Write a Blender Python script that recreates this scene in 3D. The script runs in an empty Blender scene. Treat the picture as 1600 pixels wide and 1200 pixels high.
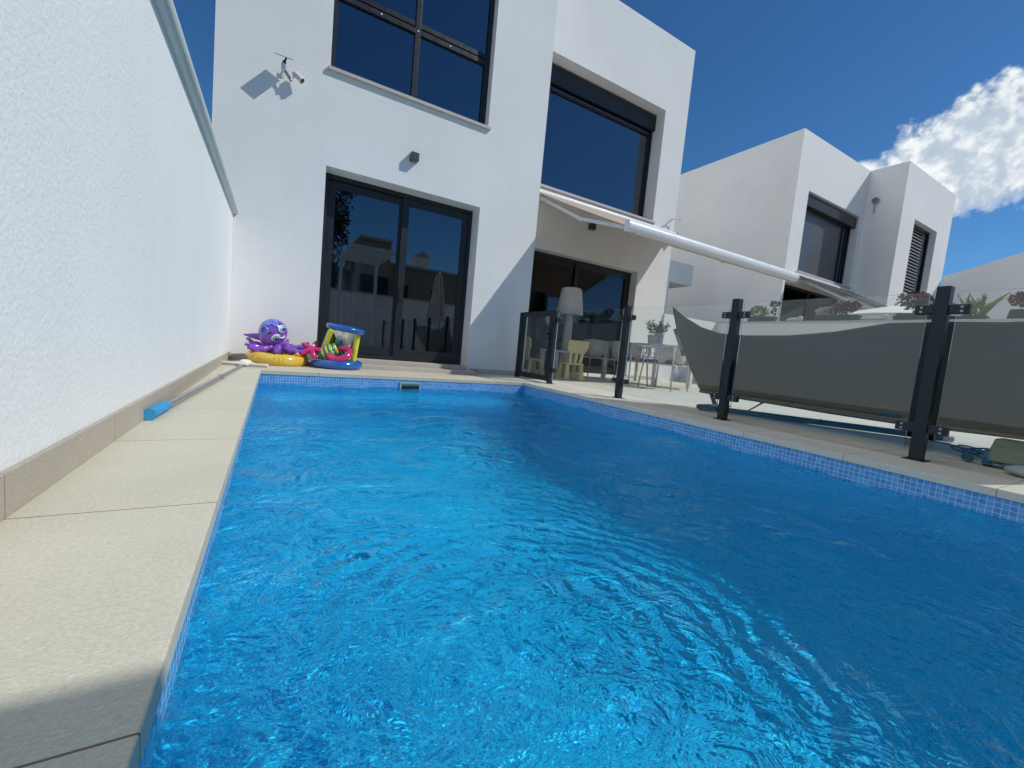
import bpy, bmesh, math, random
from mathutils import Vector, Matrix, noise
random.seed(7)
R = math.radians
sc = bpy.context.scene
col = sc.collection

# ------------------------------------------------------------------ camera
cam = bpy.data.objects.new('camera', bpy.data.cameras.new('camera'))
col.objects.link(cam)
_f = Vector((0.49506, 0.86488, -0.08306)); _r = Vector((0.86796, -0.48792, 0.09266)); _u = Vector((-0.03961, 0.11797, 0.99223))
cam.matrix_world = Matrix(((_r.x, _u.x, -_f.x, .1044), (_r.y, _u.y, -_f.y, -4.7356), (_r.z, _u.z, -_f.z, .4289), (0, 0, 0, 1)))
cam.data.sensor_width = 36
cam.data.lens = 655.76 / 1600 * 36
cam.data.clip_start = .02
cam.data.clip_end = 3000
sc.camera = cam

# ------------------------------------------------------------------ sky
SUN = Vector((.83, -.56, 1)).normalized()
world = bpy.data.worlds.new('World'); sc.world = world; world.use_nodes = True


class N:
    """tiny node-graph helper"""
    def __init__(s, nt): s.t = nt
    def n(s, typ, ins=None, **kw):
        x = s.t.nodes.new(typ)
        for k, v in kw.items(): setattr(x, k, v)
        for k, v in (ins or {}).items(): s.put(x.inputs[k], v)
        return x
    def put(s, sock, v):
        if isinstance(v, bpy.types.NodeSocket): s.t.links.new(v, sock)
        else:
            if hasattr(sock, 'default_value'):
                try: sock.default_value = v
                except TypeError: sock.default_value = (*v, 1)
                except ValueError: sock.default_value = (*v, 1)
    def m(s, op, a, b=0.0, c=None, clamp=False):
        x = s.n('ShaderNodeMath', operation=op, use_clamp=clamp); s.put(x.inputs[0], a); s.put(x.inputs[1], b)
        if c is not None: s.put(x.inputs[2], c)
        return x.outputs[0]
    def v(s, op, a, b=None):
        x = s.n('ShaderNodeVectorMath', operation=op); s.put(x.inputs[0], a)
        if b is not None: s.put(x.inputs[1], b)
        return x.outputs['Value'] if op in ('DOT_PRODUCT', 'LENGTH') else x.outputs[0]
    def noise(s, vec, scale, detail=2, rough=.5, dist=0.0):
        x = s.n('ShaderNodeTexNoise', {'Scale': scale, 'Detail': detail, 'Roughness': rough, 'Distortion': dist})
        if vec is not None: s.put(x.inputs['Vector'], vec)
        return x.outputs[0]
    def ramp(s, fac, a, b, lo=0.0, hi=1.0):
        x = s.n('ShaderNodeMapRange', {'From Min': a, 'From Max': b, 'To Min': lo, 'To Max': hi}, interpolation_type='SMOOTHSTEP')
        s.put(x.inputs['Value'], fac); return x.outputs[0]
    def mix(s, f, a, b):
        x = s.n('ShaderNodeMix', data_type='RGBA'); s.put(x.inputs[0], f); s.put(x.inputs[6], a); s.put(x.inputs[7], b); return x.outputs[2]
    def sep(s, v):
        x = s.n('ShaderNodeSeparateXYZ'); s.put(x.inputs[0], v); return x.outputs
    def comb(s, a, b, c):
        x = s.n('ShaderNodeCombineXYZ'); s.put(x.inputs[0], a); s.put(x.inputs[1], b); s.put(x.inputs[2], c); return x.outputs[0]


g = N(world.node_tree)
bg = world.node_tree.nodes['Background']
sky = g.n('ShaderNodeTexSky', sky_type='NISHITA', sun_disc=False, sun_elevation=math.asin(SUN.z), sun_rotation=math.atan2(SUN.x, SUN.y))
sky.altitude = 1200; sky.air_density = 1.0; sky.dust_density = .3; sky.ozone_density = 4.5
hs = g.n('ShaderNodeHueSaturation', {'Saturation': 1.15, 'Value': .66, 'Color': sky.outputs[0]})
tc = g.n('ShaderNodeTexCoord')
D = tc.outputs['Generated']
# one cumulus cloud: a lobed noise field around a direction of the sky
cd = Vector((.905, .2550, .342)).normalized()
e1 = Vector((0, 0, 1)).cross(cd).normalized() * -1      # to the right
e2 = e1.cross(cd).normalized()
if e2.z < 0: e2 = -e2
zc = g.v('DOT_PRODUCT', D, cd)
a = g.m('DIVIDE', g.v('DOT_PRODUCT', D, e1), g.m('MAXIMUM', zc, .05))
b = g.m('DIVIDE', g.v('DOT_PRODUCT', D, e2), g.m('MAXIMUM', zc, .05))
ca, sa = math.cos(R(18)), math.sin(R(18))
a = g.m('SUBTRACT', a, .020); b = g.m('SUBTRACT', b, .016)
p = g.m('ADD', g.m('MULTIPLY', a, ca), g.m('MULTIPLY', b, sa))
q = g.m('SUBTRACT', g.m('MULTIPLY', b, ca), g.m('MULTIPLY', a, sa))
rr = g.m('ADD', g.m('POWER', g.m('DIVIDE', p, .150), 2.0), g.m('POWER', g.m('DIVIDE', q, .095), 2.0))
n1 = g.noise(D, 20, 9, .6, .12)
n2 = g.noise(D, 80, 5, .62, .3)
dens = g.m('ADD', g.m('SUBTRACT', .95, g.m('MULTIPLY', rr, .95)), g.m('ADD', g.m('MULTIPLY', g.m('SUBTRACT', n1, .5), 1.7), g.m('MULTIPLY', g.m('SUBTRACT', n2, .5), .35)))
# small puff low on the left
pa = g.m('ADD', g.v('DOT_PRODUCT', D, e1), .118); pb = g.m('SUBTRACT', g.v('DOT_PRODUCT', D, e2), .012)
r2 = g.m('ADD', g.m('POWER', g.m('DIVIDE', pa, .055), 2.0), g.m('POWER', g.m('DIVIDE', pb, .03), 2.0))
dens2 = g.m('ADD', g.m('SUBTRACT', .45, g.m('MULTIPLY', r2, .6)), g.m('MULTIPLY', g.m('SUBTRACT', n1, .5), 1.2))
dens = g.m('MAXIMUM', dens, dens2)
mask = g.m('MULTIPLY', g.ramp(dens, .04, .5), g.m('GREATER_THAN', zc, .3))
n3 = g.noise(g.v('ADD', D, (.008, -.005, .014)), 20, 9, .6, .12)
lit = g.ramp(g.m('ADD', g.m('MULTIPLY', g.m('SUBTRACT', n1, n3), 2.0), g.m('ADD', g.m('MULTIPLY', q, 1.8), g.m('MULTIPLY', g.m('SUBTRACT', n2, .5), .6))), -.26, .40)
lit = g.m('MAXIMUM', lit, g.ramp(dens, .42, .1))
ccol = g.mix(lit, (3.6, 4.25, 5.0, 1), (6.6, 6.9, 7.0, 1))
skc = g.n('ShaderNodeMix', {0: 1.0}, data_type='RGBA', blend_type='MULTIPLY'); g.put(skc.inputs[6], hs.outputs[0]); g.put(skc.inputs[7], (.74, .98, 1.06, 1))
fin = g.mix(mask, skc.outputs[2], ccol)
# bright cloud bank added high left, out of view, as fill for shaded walls
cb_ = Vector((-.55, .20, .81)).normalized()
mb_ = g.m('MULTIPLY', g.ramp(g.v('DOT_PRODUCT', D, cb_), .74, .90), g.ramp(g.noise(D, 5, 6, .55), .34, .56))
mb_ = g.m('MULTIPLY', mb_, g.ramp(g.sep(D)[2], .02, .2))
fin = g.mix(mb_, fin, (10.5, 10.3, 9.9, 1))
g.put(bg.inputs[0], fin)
bg.inputs[1].default_value = .14

# ------------------------------------------------------------------ sun, exposure
sl = bpy.data.lights.new('sun', 'SUN'); sl.energy = 3.0; sl.angle = R(.5); sl.color = (1, .972, .915)
so = bpy.data.objects.new('sun', sl); col.objects.link(so)
so.rotation_euler = SUN.to_track_quat('Z', 'Y').to_euler()
sl.cycles.is_caustics_light = True
sc.view_settings.view_transform = 'Standard'; sc.view_settings.look = 'None'
sc.view_settings.exposure = 0; sc.view_settings.gamma = 1; sc.view_settings.use_curve_mapping = False
sc.cycles.max_bounces = 14; sc.cycles.transparent_max_bounces = 24; sc.cycles.diffuse_bounces = 5; sc.cycles.glossy_bounces = 5
sc.cycles.use_denoising = True; sc.cycles.sample_clamp_indirect = 6

# ------------------------------------------------------------------ materials
MATS = {}


def base(name):
    m = bpy.data.materials.new(name); m.use_nodes = True
    return m, N(m.node_tree), m.node_tree.nodes['Principled BSDF']


def plain(name, c, rough=.5, metal=0.0, var=.06, vs=6.0, bump=0.0, bs=60.0, bd=.002, spec=.5, trans=0.0, coat=0.0):
    if name in MATS: return MATS[name]
    m, g, b = base(name)
    pos = g.n('ShaderNodeNewGeometry').outputs['Position']
    nz = g.noise(pos, vs, 4, .6)
    k = g.ramp(nz, .3, .7, 1 - var, 1 + var)
    hv = g.n('ShaderNodeVectorMath', operation='SCALE'); hv.inputs[0].default_value = c; g.put(hv.inputs['Scale'], k)
    g.put(b.inputs['Base Color'], hv.outputs[0])
    b.inputs['Metallic'].default_value = metal; b.inputs['Specular IOR Level'].default_value = spec
    g.put(b.inputs['Roughness'], g.ramp(nz, .3, .7, max(.02, rough * .85), min(1, rough * 1.15)))
    b.inputs['Coat Weight'].default_value = coat
    if bump:
        bp = g.n('ShaderNodeBump', {'Strength': bump, 'Distance': bd, 'Height': g.noise(pos, bs, 4, .6)})
        g.put(b.inputs['Normal'], bp.outputs[0])
    if trans:
        b.inputs['Transmission Weight'].default_value = trans
    MATS[name] = m
    return m


def stucco(name, c, coarse=70.0, strength=.8, dist=.006):
    m, g, b = base(name)
    pos = g.n('ShaderNodeNewGeometry').outputs['Position']
    n1 = g.noise(pos, coarse, 3, .55, .4); n2 = g.noise(pos, coarse * 2.6, 2, .5)
    vo = g.n('ShaderNodeTexVoronoi', {'Scale': coarse * .8, 'Vector': pos}, feature='SMOOTH_F1')
    h = g.m('ADD', g.m('ADD', g.m('MULTIPLY', n1, .7), g.m('MULTIPLY', n2, .3)), g.m('MULTIPLY', vo.outputs['Distance'], -.35))
    bp = g.n('ShaderNodeBump', {'Strength': strength, 'Distance': dist, 'Height': h})
    g.put(b.inputs['Normal'], bp.outputs[0])
    xyz = g.sep(pos)
    st = g.noise(g.comb(g.m('MULTIPLY', xyz[0], 5.0), g.m('MULTIPLY', xyz[1], 5.0), g.m('MULTIPLY', xyz[2], .5)), 1.0, 4, .6)
    big = g.noise(pos, .7, 4, .6)
    k = g.m('MULTIPLY', g.ramp(st, .35, .75, 1.0, .982), g.ramp(big, .3, .7, .96, 1.02))
    k = g.m('MULTIPLY', k, g.ramp(n1, .3, .7, .95, 1.02))
    hv = g.n('ShaderNodeVectorMath', operation='SCALE'); hv.inputs[0].default_value = c; g.put(hv.inputs['Scale'], k)
    g.put(b.inputs['Base Color'], hv.outputs[0]); b.inputs['Roughness'].default_value = .85; b.inputs['Specular IOR Level'].default_value = .25
    MATS[name] = m
    return m


def stone(name, c, joints=(), jc=(.2, .13, .085), jw=.0035, ax=0):
    """porcelain stone paving; joints = list of (axis, origin, pitch)"""
    m, g, b = base(name)
    pos = g.n('ShaderNodeNewGeometry').outputs['Position']
    xyz = g.sep(pos)
    st = [1.0, 1.0, 1.0]; st[ax] = .55
    sv = g.comb(*[g.m('MULTIPLY', xyz[i], st[i]) for i in range(3)])
    n1 = g.noise(sv, 75, 5, .7, .3); n2 = g.noise(sv, 260, 4, .65); n3 = g.noise(pos, 2.2, 4, .6)
    sp = g.ramp(g.noise(sv, 210, 2, .5), .66, .72)
    k = g.m('MULTIPLY', g.ramp(n1, .25, .75, .94, 1.04), g.m('MULTIPLY', g.ramp(n2, .3, .7, .86, 1.1), g.ramp(n3, .3, .7, .95, 1.04)))
    hv = g.n('ShaderNodeVectorMath', operation='SCALE'); hv.inputs[0].default_value = c; g.put(hv.inputs['Scale'], k)
    c1 = g.mix(g.m('MULTIPLY', sp, .35), hv.outputs[0], (c[0] * .6, c[1] * .58, c[2] * .55, 1))
    c1 = g.mix(g.m('MULTIPLY', g.ramp(g.noise(pos, 5, 5, .65), .6, .78), .12), c1, (c[0] * 1.0, c[1] * .8, c[2] * .62, 1))
    j = None
    for (a_, o_, p_) in joints:
        fr = g.m('FRACT', g.m('DIVIDE', g.m('SUBTRACT', xyz[a_], o_ - jw / 2), p_))
        ln = g.m('LESS_THAN', fr, jw / p_)
        j = ln if j is None else g.m('MAXIMUM', j, ln)
    h = g.m('MULTIPLY', n2, .25)
    if j is not None:
        c1 = g.mix(j, c1, (*jc, 1)); h = g.m('SUBTRACT', h, j)
    g.put(b.inputs['Base Color'], c1)
    bp = g.n('ShaderNodeBump', {'Strength': .35, 'Distance': .0025, 'Height': h}); g.put(b.inputs['Normal'], bp.outputs[0])
    b.inputs['Roughness'].default_value = .62; b.inputs['Specular IOR Level'].default_value = .35
    MATS[name] = m
    return m


def mosaic(name):
    m, g, b = base(name)
    geo = g.n('ShaderNodeNewGeometry'); pos = geo.outputs['Position']
    nx, ny, nz = g.sep(geo.outputs['Normal'])
    x, y, z = g.sep(pos)
    P = .0245
    hx = g.m('GREATER_THAN', g.m('ABSOLUTE', nx), .5); hz = g.m('GREATER_THAN', g.m('ABSOLUTE', nz), .5)
    uu = g.m('ADD', g.m('MULTIPLY', hx, y), g.m('MULTIPLY', g.m('SUBTRACT', 1.0, hx), x))
    vv = g.m('ADD', g.m('MULTIPLY', hz, y), g.m('MULTIPLY', g.m('SUBTRACT', 1.0, hz), g.m('ADD', z, .04)))
    us = g.m('DIVIDE', uu, P); vs = g.m('DIVIDE', vv, P)
    fu = g.m('FRACT', us); fv = g.m('FRACT', vs)
    wn = g.n('ShaderNodeTexWhiteNoise', {'Vector': g.comb(g.m('FLOOR', us), g.m('FLOOR', vs), 0.0)}, noise_dimensions='3D')
    G = .10
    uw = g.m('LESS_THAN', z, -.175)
    gr = g.m('MAXIMUM', g.m('LESS_THAN', fu, G), g.m('LESS_THAN', fv, G))
    t = g.mix(wn.outputs[0], (.075, .26, .58, 1), (.14, .40, .76, 1))
    t = g.mix(gr, t, (.48, .64, .78, 1))
    t = g.mix(uw, t, g.mix(wn.outputs[0], (.006, .165, .62, 1), (.07, .88, 1.0, 1)))  # below the waterline, extra brightness and water tint are put into the tile colour
    g.put(b.inputs['Base Color'], t)
    g.put(b.inputs['Roughness'], g.m('ADD', .12, g.m('MULTIPLY', gr, .6)))
    bp = g.n('ShaderNodeBump', {'Strength': .4, 'Distance': .001, 'Height': g.m('SUBTRACT', 1.0, gr)}); g.put(b.inputs['Normal'], bp.outputs[0])
    MATS[name] = m
    return m


def schlick(g, f0, normal=None):
    lw = g.n('ShaderNodeLayerWeight', {'Blend': .5})
    if normal is not None: g.put(lw.inputs['Normal'], normal)
    return g.m('ADD', f0, g.m('MULTIPLY', 1 - f0, g.m('POWER', lw.outputs['Facing'], 5.0)))


def glass(name, f0, tint, rough=0.0, gl=(1, 1, 1), wob=0.0):
    m = bpy.data.materials.new(name); m.use_nodes = True; g = N(m.node_tree); m.node_tree.nodes.clear()
    out = g.n('ShaderNodeOutputMaterial')
    t = g.n('ShaderNodeBsdfTransparent', {'Color': (*tint, 1)}); s = g.n('ShaderNodeBsdfGlossy', {'Roughness': rough, 'Color': (*gl, 1)})
    if wob:
        pos = g.n('ShaderNodeNewGeometry').outputs['Position']
        bp = g.n('ShaderNodeBump', {'Strength': wob, 'Distance': .01, 'Height': g.noise(pos, 1.3, 2, .5)}); g.put(s.inputs['Normal'], bp.outputs[0])
    mx = g.n('ShaderNodeMixShader', {0: schlick(g, f0), 1: t.outputs[0], 2: s.outputs[0]})
    g.put(out.inputs[0], mx.outputs[0]); MATS[name] = m
    return m


def water_mat():
    m = bpy.data.materials.new('pool_water'); m.use_nodes = True; g = N(m.node_tree); m.node_tree.nodes.clear()
    out = g.n('ShaderNodeOutputMaterial')
    pos = g.n('ShaderNodeNewGeometry').outputs['Position']
    x, y, z = g.sep(pos)
    pv = g.comb(g.m('MULTIPLY', x, .8), y, 0.0)
    warp = g.noise(pos, 1.6, 2, .5)
    h1 = g.m('ABSOLUTE', g.m('SUBTRACT', g.noise(pv, 7, 2, .5, .8), .5))
    h2 = g.m('ABSOLUTE', g.m('SUBTRACT', g.noise(pv, 14, 3, .55, 1.0), .5))
    h3 = g.noise(pv, 40, 2, .5, .6)
    sw = g.v('LENGTH', g.v('SUBTRACT', g.comb(x, y, 0.0), (.66, -4.08, 0)))
    core = g.m('POWER', 2.718, g.m('MULTIPLY', g.m('POWER', g.m('DIVIDE', sw, .30), 2.0), -1.0))
    ring = g.m('MULTIPLY', g.m('SINE', g.m('ADD', g.m('MULTIPLY', sw, 95.0), g.m('MULTIPLY', g.noise(pos, 5, 2, .5), 14.0))), g.m('POWER', 2.718, g.m('MULTIPLY', g.m('POWER', g.m('DIVIDE', sw, .55), 2.0), -1.0)))
    calm = g.m('ADD', g.ramp(g.noise(pos, 1.3, 3, .55), .35, .65, .35, 1.2), g.m('MULTIPLY', core, 4.5))
    h = g.m('ADD', g.m('MULTIPLY', h1, -1.15), g.m('MULTIPLY', g.m('ADD', g.m('MULTIPLY', h2, -.8), g.m('MULTIPLY', h3, .2)), calm))
    h = g.m('ADD', h, g.m('MULTIPLY', ring, .26))
    bp = g.n('ShaderNodeBump', {'Strength': 1.0, 'Distance': 0.046, 'Height': h})
    mx = g.n('ShaderNodeBsdfGlass', {'IOR': 1.33, 'Roughness': 0.0, 'Color': (.60, .955, 1.0, 1), 'Normal': bp.outputs[0]})
    g.put(out.inputs[0], mx.outputs[0])
    return m


WHITE = stucco('white_stucco', (.80, .81, .79), 95, .5, .004)
WALLST = stucco('coarse_white_stucco', (.83, .85, .835), 88, .5, .005)
WHITE2 = stucco('neighbour_stucco', (.86, .85, .82), 60, .4, .004)
TILE_L = stone('beige_stone_walkway', (.60, .57, .455), [(1, -2.896, .66)], ax=0)
TILE_T = stone('beige_stone_terrace', (.66, .63, .54), [(1, -1.815, .6), (0, 3.62, 1.2)], jc=(.27, .22, .17), ax=1)
TILE_F = stone('beige_stone_ledge', (.58, .54, .43), [(0, .52, .62)], ax=0)
TILE_S = stone('beige_stone_plain', (.50, .455, .385), [], ax=1)
SKIRT = stone('stone_skirting', (.45, .405, .33), [(1, -2.896, .66)], jc=(.25, .2, .15), ax=1)
MOS = mosaic('blue_mosaic')
ALU = plain('anthracite_aluminium', (.012, .015, .019), .4, 0, .08, 10, spec=.5)
ALU2 = plain('anthracite_fence', (.012, .019, .024), .45, 0, .08, 10, spec=.35)
WIN = glass('window_glass', .19, (.34, .39, .42), 0.0, (.72, .82, .95), .03)
DWIN = glass('door_glass', .14, (.36, .42, .44), 0.0, (.72, .84, .95), .03)
TWIN = glass('terrace_door_glass', .055, (.38, .42, .44), 0.0, (.8, .86, 1), .03)
FGL = glass('fence_glass', .042, (.955, .985, .975))
GEDGE = plain('glass_edge', (.30, .42, .42), .15)
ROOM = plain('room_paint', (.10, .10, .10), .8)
SILL = plain('sill_stone', (.50, .47, .43), .6, 0, .05, 12)
WMET = plain('white_metal', (.72, .74, .75), .32, 0, .02, 8)
GREY = plain('grey_metal', (.33, .34, .35), .3, .8)
BLACK = plain('black_rubber', (.012, .012, .013), .55)
BLK2 = plain('black_satin', (.010, .011, .012), .4)


# ------------------------------------------------------------------ mesh helpers
ORG = {}


class MB:
    def __init__(s): s.v = []; s.f = []; s.mi = []; s.cur = 0
    def add(s, vs, fs):
        o = len(s.v); s.v += [Vector(v) for v in vs]
        for f in fs: s.f.append(tuple(i + o for i in f)); s.mi.append(s.cur)
    def box(s, x0, x1, y0, y1, z0, z1):
        s.add([(x0, y0, z0), (x1, y0, z0), (x1, y1, z0), (x0, y1, z0), (x0, y0, z1), (x1, y0, z1), (x1, y1, z1), (x0, y1, z1)],
              [(0, 3, 2, 1), (4, 5, 6, 7), (0, 1, 5, 4), (1, 2, 6, 5), (2, 3, 7, 6), (3, 0, 4, 7)]); return s
    def bar(s, p0, p1, w, h, up=(0, 0, 1), w1=None, h1=None):
        """box-section bar from p0 to p1, w across, h along up"""
        p0, p1 = Vector(p0), Vector(p1); d = (p1 - p0).normalized(); u = Vector(up); sd = d.cross(u)
        if sd.length < 1e-4: sd = d.cross(Vector((1, 0, 0)))
        sd.normalize(); u = sd.cross(d)
        vs = []
        for p_, ww, hh in ((p0, w, h), (p1, w1 or w, h1 or h)):
            for a_, b_ in ((-1, -1), (1, -1), (1, 1), (-1, 1)): vs.append(p_ + sd * a_ * ww / 2 + u * b_ * hh / 2)
        s.add(vs, [(0, 1, 2, 3), (7, 6, 5, 4), (0, 4, 5, 1), (1, 5, 6, 2), (2, 6, 7, 3), (3, 7, 4, 0)]); return s
    def tube(s, pts, r, n=10, r1=None, caps=True, closed=False):
        pts = [Vector(p) for p in pts]; m = len(pts); rs = r if isinstance(r, (list, tuple)) else None
        T = []
        for i in range(m):
            if closed: t = pts[(i + 1) % m] - pts[i - 1]
            else: t = pts[min(i + 1, m - 1)] - pts[max(i - 1, 0)]
            T.append(t.normalized())
        nrm = T[0].orthogonal().normalized(); vs = []
        for i in range(m):
            nrm = (nrm - T[i] * nrm.dot(T[i])).normalized(); bn = T[i].cross(nrm)
            rad = rs[i] if rs else (r if r1 is None else r + (r1 - r) * i / (m - 1))
            for k in range(n):
                a_ = 2 * math.pi * k / n; vs.append(pts[i] + (nrm * math.cos(a_) + bn * math.sin(a_)) * rad)
        fs = []
        for i in range(m if closed else m - 1):
            j = (i + 1) % m
            for k in range(n): fs.append((i * n + k, i * n + (k + 1) % n, j * n + (k + 1) % n, j * n + k))
        if caps and not closed: fs += [tuple(range(n - 1, -1, -1)), tuple(range((m - 1) * n, m * n))]
        s.add(vs, fs); return s
    def torus(s, c, Rr, r, axis=(0, 0, 1), n=40, k=16, puff=0.0, pn=16, sq=1.0):
        c = Vector(c); ax = Vector(axis).normalized(); e = ax.orthogonal().normalized(); f = ax.cross(e); vs = []
        for i in range(n):
            t = 2 * math.pi * i / n; d = e * math.cos(t) + f * math.sin(t); rr_ = r * (1 + puff * math.cos(pn * t))
            for j in range(k):
                a_ = 2 * math.pi * j / k; vs.append(c + d * (Rr + rr_ * math.cos(a_)) + ax * rr_ * sq * math.sin(a_))
        s.add(vs, [(i * k + j, ((i + 1) % n) * k + j, ((i + 1) % n) * k + (j + 1) % k, i * k + (j + 1) % k) for i in range(n) for j in range(k)]); return s
    def ell(s, c, rad, rot=None, n=24, m=14, fn=None):
        c = Vector(c); M = rot or Matrix.Identity(3); vs = []; fs = []
        for i in range(m + 1):
            th = math.pi * i / m
            for j in range(n):
                ph = 2 * math.pi * j / n; d = Vector((math.sin(th) * math.cos(ph), math.sin(th) * math.sin(ph), math.cos(th)))
                k = fn(d) if fn else 1; vs.append(c + M @ Vector((d.x * rad[0] * k, d.y * rad[1] * k, d.z * rad[2] * k)))
        for i in range(m):
            for j in range(n): fs.append((i * n + j, (i + 1) * n + j, (i + 1) * n + (j + 1) % n, i * n + (j + 1) % n))
        s.add(vs, fs); return s
    def lathe(s, prof, c=(0, 0, 0), n=28, caps=True):
        c = Vector(c); vs = []; m = len(prof)
        for r, z in prof:
            for k in range(n): a_ = 2 * math.pi * k / n; vs.append(c + Vector((r * math.cos(a_), r * math.sin(a_), z)))
        fs = [(i * n + k, i * n + (k + 1) % n, (i + 1) * n + (k + 1) % n, (i + 1) * n + k) for i in range(m - 1) for k in range(n)]
        if caps: fs += [tuple(range(n - 1, -1, -1)), tuple(range((m - 1) * n, m * n))]
        s.add(vs, fs); return s
    def prism(s, poly, d):
        n = len(poly); d = Vector(d); vs = [Vector(p) for p in poly] + [Vector(p) + d for p in poly]
        s.add(vs, [tuple(range(n - 1, -1, -1)), tuple(range(n, 2 * n))] + [(i, (i + 1) % n, n + (i + 1) % n, n + i) for i in range(n)]); return s
    def quad(s, *p): s.add(p, [tuple(range(len(p)))]); return s
    def build(s, name, mat, parent=None, smooth=False, bevel=0.0, world=True, auto=None):
        me = bpy.data.meshes.new(name); o_ = ORG.get(parent.name, Vector()) if parent else Vector()
        me.from_pydata([tuple(v - o_) if world else tuple(v) for v in s.v], [], s.f)
        for m in (mat if isinstance(mat, (list, tuple)) else [mat]): me.materials.append(m)
        for p_, i in zip(me.polygons, s.mi): p_.material_index = i
        bm = bmesh.new(); bm.from_mesh(me); bmesh.ops.remove_doubles(bm, verts=bm.verts, dist=1e-5)
        bmesh.ops.recalc_face_normals(bm, faces=bm.faces); bm.to_mesh(me); bm.free()
        if smooth:
            for p_ in me.polygons: p_.use_smooth = True
            if auto: me.set_sharp_from_angle(angle=R(auto))
        ob = bpy.data.objects.new(name, me); col.objects.link(ob)
        if parent: ob.parent = parent; ORG[ob.name] = o_
        if bevel:
            b_ = ob.modifiers.new('bevel', 'BEVEL'); b_.width = bevel; b_.segments = 2; b_.limit_method = 'ANGLE'; b_.angle_limit = R(40)
        return ob


def tag(o, label=None, cat=None, group=None, kind=None):
    if label: o['label'] = label
    if cat: o['category'] = cat
    if group: o['group'] = group
    if kind: o['kind'] = kind
    return o


def thing(name, loc, label, cat, group=None):
    o = bpy.data.objects.new(name, None); col.objects.link(o); o.location = loc; o.empty_display_size = .1
    ORG[o.name] = Vector(loc)
    return tag(o, label, cat, group)


def copy_tree(o, parent=None):
    c = o.copy(); col.objects.link(c)
    if parent: c.parent = parent
    ORG[c.name] = ORG.get(o.name, Vector())
    for ch in list(o.children): copy_tree(ch, c)
    return c


def text_mesh(name, body, size, mat, M, parent, ext=.0008):
    cu = bpy.data.curves.new(name, 'FONT'); cu.body = body; cu.size = size; cu.extrude = ext; cu.align_x = 'CENTER'; cu.align_y = 'CENTER'
    t = bpy.data.objects.new(name, cu); col.objects.link(t)
    dg = bpy.context.evaluated_depsgraph_get(); me = bpy.data.meshes.new_from_object(t.evaluated_get(dg))
    bpy.data.objects.remove(t); me.materials.clear(); me.materials.append(mat)
    me.transform(Matrix.Translation(-ORG.get(parent.name, Vector())) @ M)
    o = bpy.data.objects.new(name, me); col.objects.link(o); o.parent = parent; ORG[o.name] = ORG.get(parent.name, Vector())
    return o


def wall_panel(mb, x0, x1, z0, z1, y0, t, holes):
    """wall in the XZ plane, front face at y0, thickness t towards +y, rectangular holes"""
    xs = sorted({x0, x1, *[h[0] for h in holes], *[h[1] for h in holes]}); zs = sorted({z0, z1, *[max(z0, h[2]) for h in holes], *[h[3] for h in holes]})
    def inh(x, z): return any(h[0] < x < h[1] and h[2] < z < h[3] for h in holes)
    for y in (y0, y0 + t):
        for i in range(len(xs) - 1):
            for k in range(len(zs) - 1):
                if not inh((xs[i] + xs[i + 1]) / 2, (zs[k] + zs[k + 1]) / 2):
                    mb.quad((xs[i], y, zs[k]), (xs[i + 1], y, zs[k]), (xs[i + 1], y, zs[k + 1]), (xs[i], y, zs[k + 1]))
    for h in holes + [(x0, x1, z0, z1)]:
        a0, a1, b0, b1 = h; b0 = max(b0, z0)
        mb.quad((a0, y0, b0), (a0, y0 + t, b0), (a0, y0 + t, b1), (a0, y0, b1)); mb.quad((a1, y0, b0), (a1, y0 + t, b0), (a1, y0 + t, b1), (a1, y0, b1))
        mb.quad((a0, y0, b1), (a1, y0, b1), (a1, y0 + t, b1), (a0, y0 + t, b1)); mb.quad((a0, y0, b0), (a1, y0, b0), (a1, y0 + t, b0), (a0, y0 + t, b0))
    return mb


def room(mb, x0, x1, y0, y1, z0, z1):
    """open-fronted dark room behind an opening"""
    mb.quad((x0, y1, z0), (x1, y1, z0), (x1, y1, z1), (x0, y1, z1)); mb.quad((x0, y0, z0), (x0, y1, z0), (x0, y1, z1), (x0, y0, z1))
    mb.quad((x1, y0, z0), (x1, y1, z0), (x1, y1, z1), (x1, y0, z1)); mb.quad((x0, y0, z0), (x1, y0, z0), (x1, y1, z0), (x0, y1, z0)); mb.quad((x0, y0, z1), (x1, y0, z1), (x1, y1, z1), (x0, y1, z1))
    return mb


def rect_frame(mb, x0, x1, z0, z1, w, y0, y1, wb=None):
    wb = w if wb is None else wb
    mb.box(x0, x0 + w, y0, y1, z0, z1); mb.box(x1 - w, x1, y0, y1, z0, z1); mb.box(x0 + w, x1 - w, y0, y1, z1 - w, z1); mb.box(x0 + w, x1 - w, y0, y1, z0, z0 + wb)
    return mb


# ================================================================== SETTING
mb = MB()
for x0, x1, y0, y1 in ((-700, -.34, -700, 700), (3.34, 700, -700, 700), (-.34, 3.34, -700, -6.34), (-.34, 3.34, .34, 700)):
    mb.quad((x0, y0, -.05), (x1, y0, -.05), (x1, y1, -.05), (x0, y1, -.05))
tag(mb.build('ground', plain('earth', (.22, .19, .15), .9, 0, .2, .5)), kind='structure')

mb = MB().box(-.36, 0, -9.3, 0, -.04, 0)
tag(mb.build('walkway', TILE_L, bevel=.003), kind='structure')
mb = MB().box(-.36, 3.0, .0005, 1.167, -.04, 0)
tag(mb.build('far_ledge', TILE_F, bevel=.003), kind='structure')
mb = MB().box(3.0, 10.2, -9.3, 1.167, -.04, 0).box(3.70, 10.2, 1.168, 2.4, -.045, -.001)
tag(mb.build('terrace', TILE_T, bevel=.003), kind='structure')
mb = MB().box(0, 3, -6.6, -6.0, -.04, 0)
tag(mb.build('near_ledge', TILE_F, bevel=.003), kind='structure')

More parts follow.
